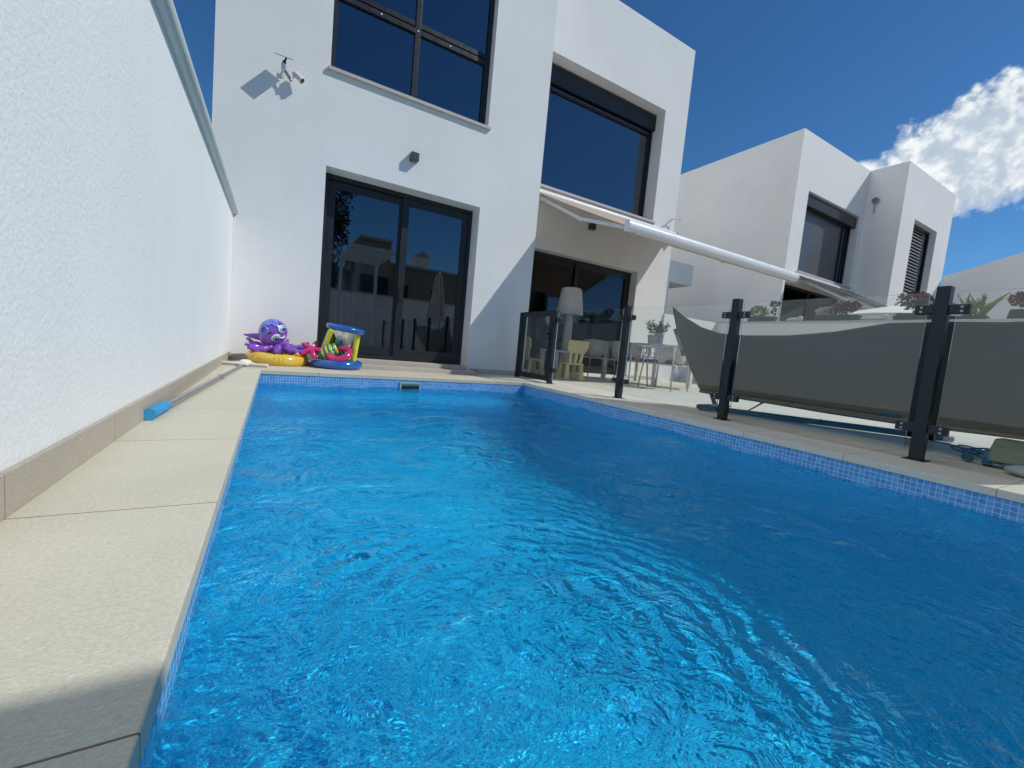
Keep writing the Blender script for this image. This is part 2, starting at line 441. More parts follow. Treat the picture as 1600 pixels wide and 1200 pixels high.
# pool shell (walls set 6 mm back under the coping lip), far bench under water
DZ = -1.45
mb = MB()
a0, a1, b0, b1 = .006 - .012, 3.0, -5.995, 0.006
a0 = -.012; a1 = 3.008
mb.quad((a0, b0, DZ), (a1, b0, DZ), (a1, b1, DZ), (a0, b1, DZ))
mb.quad((a0, b0, DZ), (a0, b1, DZ), (a0, b1, -.04), (a0, b0, -.04)); mb.quad((a1, b0, DZ), (a1, b1, DZ), (a1, b1, -.04), (a1, b0, -.04))
mb.quad((a0, b1, DZ), (a1, b1, DZ), (a1, b1, -.04), (a0, b1, -.04)); mb.quad((a0, b0, DZ), (a1, b0, DZ), (a1, b0, -.04), (a0, b0, -.04))
basin = mb.build('pool_basin', MOS)
# normals must face the water
for p_ in basin.data.polygons:
    if (Vector((1.5, -3, -.7)) - p_.center).dot(p_.normal) < 0: p_.flip()
tag(basin, kind='structure')
mb = MB().box(0.0, 3.0, -.42, .004, DZ + .002, -.62)
bench = tag(mb.build('pool_bench', MOS, bevel=.01), kind='structure')

nx, ny = 280, 560
vs = []; fs = []
for j in range(ny + 1):
    for i in range(nx + 1):
        x = -.0115 + 3.019 * i / nx; y = .005 - 5.999 * j / ny
        p_ = Vector((x * 2.0 + noise.noise((x, y, 5)) * .6, y * 2.1, 0))
        h = .015 * noise.noise(p_ * .62 + Vector((4, 9, 1))) + 0.011 * noise.noise(p_) + .0095 * noise.noise(p_ * 2.3 + Vector((3, 1, 2)))
        vs.append((x, y, -.135 + h))
for j in range(ny):
    for i in range(nx):
        a_ = j * (nx + 1) + i; fs.append((a_, a_ + nx + 1, a_ + nx + 2, a_ + 1))
me = bpy.data.meshes.new('water'); me.from_pydata(vs, [], fs)
for p_ in me.polygons: p_.use_smooth = True
me.materials.append(water_mat())
wo = bpy.data.objects.new('water', me); col.objects.link(wo); tag(wo, kind='structure')
wo.cycles.is_caustics_caster = True
basin.cycles.is_caustics_receiver = True; bench.cycles.is_caustics_receiver = True

# pool light and skimmer belong to the pool wall but are separate fittings
t = thing('pool_light', (3.0, -2.42, -.5), 'round pale lamp set in the pool wall under water below the glass fence', 'pool light')
o = MB().tube([(3.004, -2.42, -.5), (2.975, -2.42, -.5)], .14, 28).build('rim', plain('pale_plastic', (.55, .66, .6), .4), t, True, auto=40)
MB().ell((2.973, -2.42, -.5), (.012, .115, .115)).build('lens', plain('lamp_lens', (.70, .8, .7), .15), t, True)
t = thing('pool_skimmer', (1.47, 0, -.1), 'rectangular skimmer mouth with dark slot in the tiled far pool wall', 'skimmer')
mb = MB(); rect_frame(mb, 1.355, 1.60, -.165, -.062, .02, -.010, .004); mb.build('frame', plain('skimmer_frame', (.25, .42, .52), .4), t, bevel=.002)
MB().box(1.376, 1.579, -.004, .004, -.143, -.083).build('slot', plain('skimmer_dark', (.01, .015, .012), .6), t)
t2 = MB().box(1.376, 1.579, -.006, -.0045, -.10, -.083).build('flap', plain('skimmer_flap', (.16, .19, .15), .5), t)

# ================================================================== LEFT GARDEN WALL
t = thing('garden_wall', (-.52, -4, 0), 'tall white textured wall along the walkway on the left side of the pool', 'wall')
MB().box(-.68, -.36, -9.4, 1.164, -.045, 1.665).build('wall_body', WALLST, t)
o = MB().box(-.359, -.346, -9.3, 1.15, 0.0005, .092).box(-.36, -.336, 1.152, 1.164, .0005, .092).build('skirting', SKIRT, t, bevel=.002)
MB().prism([(-.37, -9.4, 1.655), (-.345, -9.4, 1.652), (-.322, -9.4, 1.664), (-.311, -9.4, 1.688), (-.312, -9.4, 1.714), (-.326, -9.4, 1.732), (-.345, -9.4, 1.738), (-.70, -9.4, 1.738), (-.70, -9.4, 1.655)], (0, 10.563, 0)).build('wall_cap', plain('pale_green_metal', (.50, .58, .55), .35, 0, .04, 5), t, True, auto=50)

# ================================================================== THE HOUSE
H = thing('white_house', (4, 4, 0), 'white two storey house with large dark windows facing the pool', 'house')
ZR = 7.56
mb = MB()
wall_panel(mb, -.585, 3.663, -.045, ZR, 1.167, .31, [(.571, 2.662, .089, 2.46), (.561, 2.685, 3.601, 6.02)])
mb.box(-.585, -.30, 1.478, 10, -.045, ZR); mb.box(3.38, 3.663, 1.478, 2.82, -.045, ZR); mb.box(-.30, 3.38, 9.7, 10, -.045, ZR)
main = mb.build('main_wall', WHITE, H)
mb = MB()
wall_panel(mb, 3.664, 8.18, -.045, ZR, 2.4, .42, [(4.1, 7.19, .05, 2.42), (4.1, 7.47, 3.60, 6.02)])
mb.box(7.9, 8.18, 2.821, 10, -.045, ZR); mb.box(3.664, 7.9, 9.7, 10, -.045, ZR)
mb.build('side_wall', WHITE, H)
MB().box(-.3, 3.38, 1.48, 9.7, ZR - .45, ZR - .25).box(3.385, 7.9, 2.72, 9.7, ZR - .45, ZR - .25).build('roof', plain('roof_gravel', (.4, .39, .37), .9), H)
mb = MB()
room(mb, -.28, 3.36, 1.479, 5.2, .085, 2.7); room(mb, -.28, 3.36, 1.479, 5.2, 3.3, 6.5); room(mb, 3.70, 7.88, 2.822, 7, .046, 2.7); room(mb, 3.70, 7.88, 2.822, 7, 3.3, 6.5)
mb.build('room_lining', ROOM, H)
for b_ in ((2.71, 3.663, 1.155, 1.1665), (-.335, .295, 1.155, 1.1665), (3.6635, 3.676, 1.167, 2.39), (3.68, 4.09, 2.388, 2.3995), (7.2, 8.18, 2.388, 2.3995)):
    MB().box(*b_, .0005, .075).build('wall_skirting', TILE_S, H)
# door step
MB().box(.30, 2.70, .86, 1.166, .0005, .047).build('door_step', TILE_S, H, bevel=.004)

# sliding door
d = MB(); rect_frame(d, .573, 2.660, .104, 2.458, .055, 1.42, 1.50); door = d.build('sliding_door', ALU, H, bevel=.003)
MB().box(.573, 2.660, 1.15, 1.50, .048, .103).build('threshold', TILE_S, door, bevel=.004)
lf = MB(); rect_frame(lf, .630, 1.66, .162, 2.40, .095, 1.462, 1.492, .11); l1 = lf.build('door_leaf', ALU, door, bevel=.002)
lf = MB(); rect_frame(lf, 1.60, 2.603, .160, 2.40, .095, 1.428, 1.458, .11); l2 = lf.build('door_leaf', ALU, door, bevel=.002)
MB().box(.725, 1.565, 1.475, 1.479, .272, 2.305).build('pane', DWIN, l1)
MB().box(1.695, 2.508, 1.441, 1.445, .270, 2.305).build('pane', DWIN, l2)
MB().box(1.625, 1.65, 1.405, 1.427, .95, 1.15).build('handle', ALU, l2, bevel=.004)

# upper window of the main block
w = MB(); rect_frame(w, .563, 2.683, 3.602, 6.018, .06, 1.295, 1.365)
w.box(1.575, 1.645, 1.296, 1.364, 3.662, 5.958); w.box(.623, 1.575, 1.297, 1.363, 4.50, 4.565); w.box(1.645, 2.623, 1.297, 1.363, 4.50, 4.565)
w.box(.623, 1.575, 1.303, 1.36, 4.585, 4.65); w.box(1.645, 2.623, 1.303, 1.36, 4.585, 4.65); w.box(2.60, 2.623, 1.30, 1.36, 3.662, 4.5)
w.box(.623, 1.575, 1.325, 1.35, 4.565, 4.585); w.box(1.645, 2.623, 1.325, 1.35, 4.565, 4.585)
win = w.build('upper_window', ALU, H, bevel=.003)
MB().box(.60, 2.64, 1.330, 1.334, 3.64, 5.98).build('pane', WIN, win)
MB().box(.535, 2.715, 1.127, 1.36, 3.560, 3.6005).build('sill', SILL, win, bevel=.003)
for x in (1.13, 1.61, 2.07): MB().tube([(x, 1.291, 4.533), (x, 1.2955, 4.533)], .011, 10).build('screw_cap', WMET, win)

# upper window of the recessed block
w = MB(); rect_frame(w, 4.102, 7.468, 3.602, 6.018, .055, 2.72, 2.80); w.box(4.157, 7.35, 2.72, 2.78, 5.56, 5.64); w.box(7.35, 7.413, 2.74, 2.80, 3.657, 5.56); w.box(7.413, 7.433, 2.71, 2.72, 3.657, 5.6)
win = w.build('upper_window', ALU, H, bevel=.003); win['label'] = 'single wide upper window above the awning'
MB().box(4.14, 7.38, 2.760, 2.764, 3.64, 5.58).build('pane', WIN, win)
MB().box(4.11, 7.46, 2.645, 2.718, 5.66, 6.0).build('roller_box', ALU, win, bevel=.012)
MB().box(4.115, 7.40, 2.712, 2.7195, 5.60, 5.606).build('trim_strip', GREY, win)
MB().box(3.70, 7.50, 2.345, 2.71, 3.555, 3.6005).box(3.70, 7.49, 2.365, 2.398, 3.515, 3.554).build('sill', SILL, win, bevel=.004)

# terrace door
d = MB(); rect_frame(d, 4.102, 7.188, .052, 2.418, .06, 2.60, 2.68); d2 = d.build('terrace_door', ALU, H, bevel=.003)
lf = MB(); rect_frame(lf, 4.162, 5.70, .112, 2.358, .09, 2.645, 2.675); l1 = lf.build('door_leaf', ALU, d2, bevel=.002)
lf = MB(); rect_frame(lf, 5.60, 7.128, .110, 2.358, .09, 2.610, 2.640); l2 = lf.build('door_leaf', ALU, d2, bevel=.002)
MB().box(4.252, 5.61, 2.658, 2.662, .2, 2.27).build('pane', TWIN, l1); MB().box(5.69, 7.04, 2.623, 2.627, .2, 2.27).build('pane', TWIN, l2)

# things inside, seen through the panes
t = thing('green_bench', (1.9, 3.0, .085), 'pale green bench with rounded end inside the room behind the sliding door', 'bench')
GR = plain('pale_green_paint', (.30, .52, .40), .5)
MB().box(1.0, 2.15, 2.9, 3.4, .42, .5).build('seat', GR, t, bevel=.01)
MB().box(1.0, 2.15, 3.36, 3.41, .5, .92).build('backrest', GR, t, bevel=.01)
mb = MB().prism([(2.15, 2.88, .085), (2.15, 3.42, .085), (2.15, 3.42, .92), (2.15, 3.3, .93), (2.15, 3.1, .84), (2.15, 2.95, .68), (2.15, 2.88, .5)], (.05, 0, 0)); mb.build('armrest', GR, t, bevel=.006)
MB().box(1.05, 2.1, 2.92, 2.95, .085, .32).build('front_panel', GR, t, bevel=.006)
t = thing('curtain', (1.05, 1.75, .1), 'grey blue curtain hanging inside the left leaf of the sliding door', 'curtain')
mb = MB(); N_ = 60
pts = [(.66 + .72 * i / N_, 1.72 + .02 * math.sin(i * .9) + .01 * math.sin(i * 2.3)) for i in range(N_ + 1)]
for (xa, ya), (xb, yb) in zip(pts, pts[1:]): mb.quad((xa, ya, .1), (xb, yb, .1), (xb, yb, 1.62), (xa, ya, 1.62))
mb.build('fabric', plain('grey_curtain', (.56, .64, .72), .9), t, True)
MB().tube([(.62, 1.72, 1.63), (1.42, 1.72, 1.63)], .012, 8).build('rod', GREY, t)
t = thing('ceiling_spot', (4.7, 3.3, 2.69), 'tiny lit spot in the ceiling of the dark room behind the terrace door', 'ceiling light')
m, g_, b_ = base('spot_light'); b_.inputs['Emission Color'].default_value = (1, .93, .8, 1); b_.inputs['Emission Strength'].default_value = 6
MB().tube([(4.45, 3.3, 2.698), (4.45, 3.3, 2.682)], .03, 16).build('lens', m, t)
MB().torus((4.45, 3.3, 2.69), .035, .006).build('rim', WMET, t, True)

# ================================================================== FITTINGS ON THE FACADE
def cube_lamp(cx, y, cz, s, label):
    t = thing('wall_lamp', (cx, y, cz), label, 'wall lamp', 'small cube wall lamps on the house')
    LB = plain('lamp_brown', (.055, .052, .05), .45)
    MB().box(cx - s / 2, cx + s / 2, y - s * .86, y - .0005, cz - s / 2 + .004, cz + s / 2).build('housing', LB, t, bevel=.002)
    MB().box(cx - s / 2 + .008, cx + s / 2 - .008, y - s * .8, y - .01, cz - s / 2 - .001, cz - s / 2 + .006).build('diffuser', plain('lamp_glass', (.12, .115, .11), .3), t)
    MB().box(cx - s * .3, cx + s * .3, y - s * .865, y - s * .855, cz - s * .3, cz + s * .3).build('cover_plate', LB, t, bevel=.001)
cube_lamp(1.633, 1.167, 2.853, .105, 'small dark cube lamp on the sunlit white wall above the sliding door')
cube_lamp(5.72, 2.4, 3.085, .12, 'small dark cube lamp on the shaded wall under the extended awning')

t = thing('security_camera', (.07, 1.167, 3.32), 'white security camera with a flat solar panel on the white facade', 'security camera')
CW = plain('camera_white', (.70, .70, .66), .35)
o = MB().prism([(-.024, .954, 3.408), (.03, 1.079, 3.474), (.215, 1.049, 3.458), (.158, .922, 3.392)], (0, -.004, .008)).build('solar_panel', plain('panel_white', (.55, .54, .52), .4), t, bevel=.001)
MB().prism([(-.010, .957, 3.4175), (.035, 1.066, 3.4755), (.200, 1.040, 3.4615), (.150, .929, 3.4035)], (0, -.0008, .0016)).build('solar_cells', plain('solar_black', (.012, .014, .03), .15), o)
MB().tube([(.055, 1.166, 3.325), (.055, 1.155, 3.325)], .035, 20).tube([(.055, 1.156, 3.325), (.068, 1.02, 3.335)], .013, 12).tube([(.068, 1.03, 3.31), (.068, 1.02, 3.372)], .024, 16).build('wall_bracket', CW, t, True, auto=40)
MB().tube([(.068, 1.02, 3.37), (.082, 1.01, 3.405), (.095, 1.0, 3.432)], .010, 10).ell((.075, 1.015, 3.385), (.02, .02, .02)).build('panel_arm', BLK2, t, True)
MB().bar((.072, 1.09, 3.345), (.142, 1.085, 3.255), .010, .02, (1, 0, 0)).bar((.088, 1.09, 3.348), (.156, 1.085, 3.262), .006, .012, (1, 0, 0)).ell((.146, 1.085, 3.255), (.016, .016, .016)).build('camera_arm', GREY, t)
ax = Vector((.66, -.25, -.52)).normalized(); c0 = Vector((.215, 1.083, 3.322))
cb = MB().tube([c0 - ax * .045, c0 - ax * .035, c0 + ax * .06, c0 + ax * .066], [.026, .034, .034, .031], 20).tube([c0 - ax * .03, Vector((.150, 1.08, 3.262))], .012, 10).tube([c0 - ax * .06, c0 - ax * .04], .022, 14).build('camera_body', CW, t, True, auto=40)
MB().tube([c0 + ax * .066, c0 + ax * .070], .029, 20).build('lens', BLK2, cb, True, auto=40)
MB().tube([c0 + Vector((.0, 0, .03)), c0 + Vector((-.01, 0, .052))], .008, 8).build('antenna', CW, cb)
MB().tube([c0 + ax * .04 - Vector((0, 0, .03)), c0 + ax * .04 - Vector((0, 0, .055))], .004, 8).build('cable_gland', BLK2, cb)

t = thing('deck_spotlight', (2.763, 1.12, 0), 'tiny ribbed dark metal spotlight on the paving beside the door step', 'spotlight')
mb = MB(); mb.lathe([(.022, .0005), (.022, .012), (.026, .013), (.026, .02), (.022, .021), (.022, .03), (.026, .031), (.026, .038), (.022, .039), (.022, .05)], (2.79, 1.10, 0), 18); mb.build('body', GREY, t, True, auto=30)
MB().lathe([(.019, .0505), (.019, .053)], (2.79, 1.10, 0), 18).build('lens', BLK2, t)

# ================================================================== AWNINGS
FAB = bpy.data.materials.new('beige_canvas'); FAB.use_nodes = True
_g = N(FAB.node_tree); _b = FAB.node_tree.nodes['Principled BSDF']; _b.inputs['Base Color'].default_value = (.58, .46, .35, 1); _b.inputs['Roughness'].default_value = .85
_t = _g.n('ShaderNodeBsdfTranslucent', {'Color': (.62, .46, .32, 1)})
_g.put(FAB.node_tree.nodes['Material Output'].inputs[0], _g.n('ShaderNodeMixShader', {0: .22, 1: _b.outputs[0], 2: _t.outputs[0]}).outputs[0])


def make_awning(name, label, x0, x1, yw, zw, yf, zf, fabric, dz_bar=.155):
    t = thing(name, ((x0 + x1) / 2, yw, zw), label, 'awning')
    L = x1 - x0
    # cassette
    ca = MB().prism([(x0, yw, zw - .07), (x0, yw - .11, zw - .065), (x0, yw - .16, zw - .02), (x0, yw - .15, zw + .05), (x0, yw - .08, zw + .09), (x0, yw, zw + .09)], (L, 0, 0)).build('cassette', WMET, t, bevel=.006)
    MB().box(x0 + .02, x1 - .02, yw - .163, yw - .158, zw - .018, zw - .002).build('slot', BLACK, ca)
    for xa in (x0 - .02, x1): MB().box(xa, xa + .02, yw - .17, yw, zw - .085, zw + .10).build('end_cap', WMET, ca, bevel=.006)
    # canvas
    mb = MB(); ns, nc = 16, 20; th = .004
    ya, za = yw - .13, zw + .01; yb, zb = yf + .06, zf + .01
    P = []
    for i in range(ns + 1):
        for j in range(nc + 1):
            u = i / ns; v = j / nc
            P.append((x0 + .06 + (L - .12) * v, ya + (yb - ya) * u, za + (zb - za) * u - .028 * math.sin(math.pi * u) * (.55 + .45 * math.sin(math.pi * v))))
    fs = [(i * (nc + 1) + j, i * (nc + 1) + j + 1, (i + 1) * (nc + 1) + j + 1, (i + 1) * (nc + 1) + j) for i in range(ns) for j in range(nc)]
    mb.add(P, fs); ob = mb.build('canvas', fabric, t, True)
    sm = ob.modifiers.new('solid', 'SOLIDIFY'); sm.thickness = th
    # front bar, rounded profile
    prof = []
    for k in range(15):
        a_ = R(-100 + 200 * k / 14); prof.append((x0 - .0, yf + .02 - .062 * math.cos(a_), zf + dz_bar / 2 * math.sin(a_)))
    prof += [(x0, yf + .062, zf + dz_bar / 2 - .01), (x0, yf + .062, zf - dz_bar / 2 + .012)]
    fb = MB().prism(prof, (L, 0, 0)).build('front_bar', WMET, t, True, auto=35)
    for xa in (x0 - .012, x1): MB().prism([(xa, p_[1], p_[2]) for p_ in prof], (.012, 0, 0)).build('end_cap', WMET, fb)
    MB().box(x0 + .1, x1 - .05, yf - .03, yf + .05, zf - dz_bar / 2 - .014, zf - dz_bar / 2 - .004).build('drip_rail', plain('rail_beige', (.5, .45, .4), .5), fb)
    # folding arms
    dy = yw - yf
    for sgn, xs, xe, xm in ((1, x0 + .30, x0 + .12, x0 + .22), (-1, x1 - .30, x1 - .12, x1 - .22)):
        S = Vector((xs, yw - .12, zw - .08)); Eb = Vector((xm, yf + dy * .46, zf + .42)); B = Vector((xe, yf + .05, zf - .01))
        arm = MB().bar(S, Eb, .035, .06).bar(Eb, B, .03, .055).build('arm', WMET, t, bevel=.006)
        MB().tube([Eb - Vector((0, 0, .04)), Eb + Vector((0, 0, .04))], .03, 14).build('elbow', WMET, arm, True, auto=40)
        MB().box(xs - .05, xs + .05, yw - .14, yw - .001, zw - .14, zw - .071).build('shoulder', WMET, arm, bevel=.006)
    return t


aw = make_awning('awning', 'beige awning with white front bar extended over the terrace of the large house', 4.05, 8.16, 2.398, 3.40, -.5, 2.172, FAB)
MB().prism([(7.72, 2.36, 3.50), (7.92, 2.30, 3.74), (8.02, 2.30, 3.76), (7.80, 2.36, 3.52)], (0, .012, 0)).tube([(8.0, 2.3, 3.755), (8.12, 2.28, 3.80), (8.2, 2.27, 3.80)], .012, 8).tube([(8.2, 2.27, 3.83), (8.2, 2.27, 3.75)], .014, 8).build('wind_sensor', plain('sensor_white', (.6, .58, .55), .5), aw)

# ================================================================== GLASS FENCE AND GATE
F = thing('glass_fence', (3.42, -2.5, 0), 'low glass pool fence on dark square posts between the pool and the terrace', 'fence')
FX = 3.42
py = [.03, -1.316, -2.563, -3.808, -5.05, -6.3, -7.55]
for i, y in enumerate(py):
    po = MB().box(FX - .03, FX + .03, y - .03, y + .03, .006, 1.007).build('post', ALU2, F, bevel=.003)
    MB().box(FX - .055, FX + .055, y - .05, y + .05, .0005, .006).build('base_plate', ALU2, po, bevel=.002)
    MB().box(FX - .0295, FX + .0295, y - .0295, y + .0295, 1.0072, 1.010).build('post_cap', BLK2, po)
    for z in (.19, .88):
        for s_ in (-1, 1):
            if i == 0 and s_ == 1: continue
            cl = MB().box(FX - .020, FX + .020, min(y + s_ * .0305, y + s_ * .115), max(y + s_ * .0305, y + s_ * .115), z - .026, z + .026).build('clamp', BLK2, po, bevel=.004)
            for zz in (z + .012, z - .012): MB().tube([(FX - .0205, y + s_ * .085, zz), (FX - .023, y + s_ * .085, zz)], .007, 10).build('screw', GREY, cl)
for ya, yb in zip(py, py[1:]):
    mb = MB(); mb.box(FX - .005, FX + .005, yb + .062, ya - .062, .055, .978)
    gp = mb.build('glass_panel', [FGL, GEDGE], F)
    for p_ in gp.data.polygons:
        if abs(p_.normal.x) < .5: p_.material_index = 1
G = thing('pool_gate', (FX, .48, 0), 'dark framed glass gate beside the house corner at the far end of the fence', 'gate')
mb = MB(); y0_, y1_ = .075, .885
mb.box(FX - .022, FX + .022, y0_, y0_ + .06, .03, 1.0); mb.box(FX - .022, FX + .022, y1_ - .06, y1_, .03, 1.0); mb.box(FX - .022, FX + .022, y0_ + .06, y1_ - .06, .93, 1.0); mb.box(FX - .022, FX + .022, y0_ + .06, y1_ - .06, .03, .10)
mb.build('gate_frame', ALU2, G, bevel=.003)
MB().box(FX - .003, FX + .003, y0_ + .055, y1_ - .055, .095, .935).build('pane', FGL, G)
lk = MB().box(FX - .032, FX - .0225, y0_ + .012, y0_ + .05, .52, .74).build('lock_plate', BLK2, G, bevel=.003)
MB().tube([(FX - .03, y0_ + .03, .68), (FX - .075, y0_ + .03, .68)], .009, 10).tube([(FX - .072, y0_ + .025, .68), (FX - .075, y0_ + .16, .68)], .009, 10).build('handle', BLK2, lk, True, auto=40)
MB().tube([(FX - .033, y0_ + .03, .58), (FX - .045, y0_ + .03, .58)], .012, 12).box(FX - .046, FX - .044, y0_ + .024, y0_ + .036, .50, .575).build('keys', GREY, lk)
MB().box(FX - .03, FX + .03, .89, .95, .006, 1.0).build('hinge_post', ALU2, G, bevel=.003)
for zz in (.25, .75): MB().tube([(FX - .028, .888, zz), (FX - .028, .888, zz + .08)], .012, 10).build('hinge', BLK2, G, True, auto=40)

# ================================================================== POOL POLE WITH BRUSH
t = thing('pool_pole', (-.25, -1.1, .02), 'long grey telescopic pool pole with blue handle and white brush head lying on the walkway', 'pool pole')
pe = plain('pole_grey', (.36, .37, .38), .3, .6)
MB().tube([(-.318, -2.33, .020), (-.235, -.9, .017)], .0165, 14).tube([(-.235, -.9, .017), (-.165, .27, .015)], .0135, 14).tube([(-.238, -.95, .017), (-.232, -.86, .017)], .020, 14).build('shaft', pe, t, True, auto=40)
MB().tube([(-.330, -2.545, .0255), (-.328, -2.50, .0255), (-.318, -2.31, .0235)], [.0255, .0245, .0235], 18).build('handle', plain('blue_foam', (.035, .30, .58), .75, 0, .06, 30, .2, 200), t, True, auto=40)
bw = plain('brush_white', (.74, .72, .66), .6)
mb = MB().bar((-.345, .37, .028), (.055, .255, .028), .05, .02)
mb.prism([(-.20, .27, .012), (-.13, .25, .012), (-.05, .38, .012), (-.09, .56, .012), (-.22, .58, .012), (-.26, .45, .012)], (0, 0, .02)).ell((-.15, .42, .035), (.06, .08, .03))
mb.build('brush_head', bw, t, bevel=.006)
MB().bar((-.343, .37, .010), (.053, .257, .010), .04, .018).build('bristles', plain('bristle_grey', (.55, .52, .47), .9), t)

# ================================================================== INFLATABLE TOYS
def vinyl(name, c, rough=.16): return plain(name, c, rough, 0, .05, 9, .12, 26, .006, .6, 0, .4)
YEL = vinyl('yellow_vinyl', (.72, .48, .035)); BLU = vinyl('blue_vinyl', (.012, .11, .42)); PNK = vinyl('pink_vinyl', (.62, .015, .17)); LIM = vinyl('lime_vinyl', (.68, .66, .04))
ORA = vinyl('orange_vinyl', (.55, .16, .03)); TEA = vinyl('teal_vinyl', (.0, .22, .19)); WHT = vinyl('white_vinyl', (.75, .75, .72)); LBL = vinyl('light_blue_vinyl', (.12, .22, .68))
DKB = plain('print_black', (.008, .008, .012), .2)
mpur, gp_, bp_ = base('purple_vinyl')
bp_.inputs['Base Color'].default_value = (.22, .075, .47, 1); bp_.inputs['Roughness'].default_value = .14; bp_.inputs['Coat Weight'].default_value = .4
bp_.inputs['Subsurface Weight'].default_value = 0.0
nb = gp_.n('ShaderNodeBump', {'Strength': .15, 'Distance': .008, 'Height': gp_.noise(gp_.n('ShaderNodeNewGeometry').outputs['Position'], 24, 3, .5)}); gp_.put(bp_.inputs['Normal'], nb.outputs[0])
PUR = mpur

t = thing('swim_ring', (.15, .86, 0), 'large yellow inflatable swim ring lying under the purple octopus', 'swim ring')
MB().torus((.15, .86, .072), .245, .072, (.03, -.06, 1), 72, 18, .03, 36).build('ring', YEL, t, True)
mb = MB()
for a_ in (25, 62, 118, 168, 205, 318, 344):
    c = Vector((.15 + .255 * math.cos(R(a_)), .86 + .255 * math.sin(R(a_)), .125)); MB().ell(c, (.052, .04, .024), None, 14, 8).build('patch', ORA, t, True)
mb = MB()
for k, a_ in enumerate(range(226, 300, 8)):
    d = Vector((math.cos(R(a_)), math.sin(R(a_)), 0)); c = Vector((.15, .86, .072)) + d * .3175; h_ = .017 + .006 * (k % 3); sd = Vector((-d.y, d.x, 0))
    mb.bar(c - sd * .007 - Vector((0, 0, h_)), c - sd * .007 + Vector((0, 0, h_)), .005, .004, d); mb.bar(c - sd * .007 + Vector((0, 0, (k % 2) * h_)), c + sd * .010 + Vector((0, 0, (k % 2) * h_ * .6)), .005, .004, d)
mb.build('print_pattern', plain('pale_print', (.85, .74, .42), .3), t)
MB().tube([(.33, .64, .13), (.34, .63, .155)], .012, 10).build('valve', plain('valve_clear', (.7, .6, .3), .3), t, True)

t = thing('octopus_float', (.13, .87, .12), 'shiny purple inflatable octopus with blue spots and big eyes on top of the yellow ring', 'pool toy')
Hc = Vector((.088, .84, .372)); rt = Vector((.868, -.488, .09)).normalized(); tw = Vector((-.05, -.995, .02)).normalized(); rt = (rt - tw * rt.dot(tw)).normalized(); up = tw.cross(rt) * -1
if up.z < 0: up = -up
HB = Matrix((rt, tw, up)).transposed(); tilt = Matrix.Rotation(R(-20), 3, tw)
HR = .150
def hs_(d): return 1.0 + .10 * max(0, -d.z) - .02 * d.z
MB().ell(Hc, (HR * .97, HR * .95, HR * 1.0), tilt @ HB, 40, 26, lambda d: 1 + .16 * max(0, -d.z) ** 2 * 1.4 - .05 * (d.z > .5) * (d.z - .5)).build('head', PUR, t, True)
body = [o for o in t.children][0]
def onhead(dx, dy, k=1.0):
    """point of the head surface for an offset right/up given in units of the head radius"""
    z = math.sqrt(max(.02, 1 - dx * dx - dy * dy)); return Hc + (rt * dx + up * dy + tw * z) * HR * k * .985, (rt * dx + up * dy + tw * z)
def disc(mb, dx, dy, a_, b_, rot, k, th=.006):
    c, n_ = onhead(dx, dy, k); X = (rt - n_ * rt.dot(n_)).normalized(); Y = n_.cross(X); X2 = X * math.cos(R(rot)) + Y * math.sin(R(rot)); Y2 = n_.cross(X2)
    mb.ell(c, (a_, b_, th), Matrix((X2, Y2, n_)).transposed(), 24, 10)
for (dx, dy, ro) in ((.62, .20, -35), (.18, -.47, -50)):
    mb = MB(); disc(mb, dx, dy, .040, .050, ro, 1.0, .014); ey = mb.build('eye', WHT, t, True)
    mb = MB(); disc(mb, dx + .01, dy - .02, .031, .041, ro, 1.04, .012); mb.build('iris', vinyl('iris_blue', (.10, .36, .62)), ey, True)
    mb = MB(); disc(mb, dx + .06, dy - .03, .018, .027, ro, 1.10, .007); mb.build('pupil', DKB, ey, True)
    mb = MB(); disc(mb, dx + .08, dy + .05, .007, .009, ro, 1.16, .004); mb.build('glint', WHT, ey, True)
for (dx, dy, s_) in ((-.30, .62, .046), (.12, .80, .034), (.22, .52, .036), (-.78, .2, .03)):
    mb = MB(); disc(mb, dx, dy, s_, s_ * .8, -20, 1.0); mb.build('spot', LBL, t, True)
mb = MB(); c, n_ = onhead(-.55, .08, 1.0); mb.torus(c, .042, .010, n_, 30, 10); mb.build('ring_spot', LBL, t, True)
mb = MB(); pts = []
for k in range(13):
    a_ = R(-125 + 100 * k / 12); ox, oy = .52 + .26 * math.cos(a_ + R(10)), -.22 + .26 * math.sin(a_ + R(10)); pts.append(onhead(min(.86, ox), oy, 1.03)[0])
mb.tube(pts, [.003 + .007 * math.sin(math.pi * k / 12) for k in range(13)], 8); mb.build('smile', vinyl('smile_white', (.7, .62, .72)), t, True)
for (dx, dy, ro) in ((.50, .48, 20), (-.10, -.20, 35)):
    mb = MB()
    pts = [onhead(dx + .16 * math.cos(R(ro + 150 - 20 * k)), dy + .1 * math.sin(R(ro + 150 - 20 * k)), 1.01)[0] for k in range(7)]; mb.tube(pts, .0045, 6)
    mb.build('brow', DKB, t, True)
tentacle_specs = [(-200, .30, .05, .0), (-165, .33, .02, .05), (-128, .32, .0, -.05), (-95, .30, -.01, .0), (-60, .31, .0, .05), (-25, .33, .03, .05), (15, .28, .05, 0), (70, .24, .06, 0), (115, .24, .06, 0)]
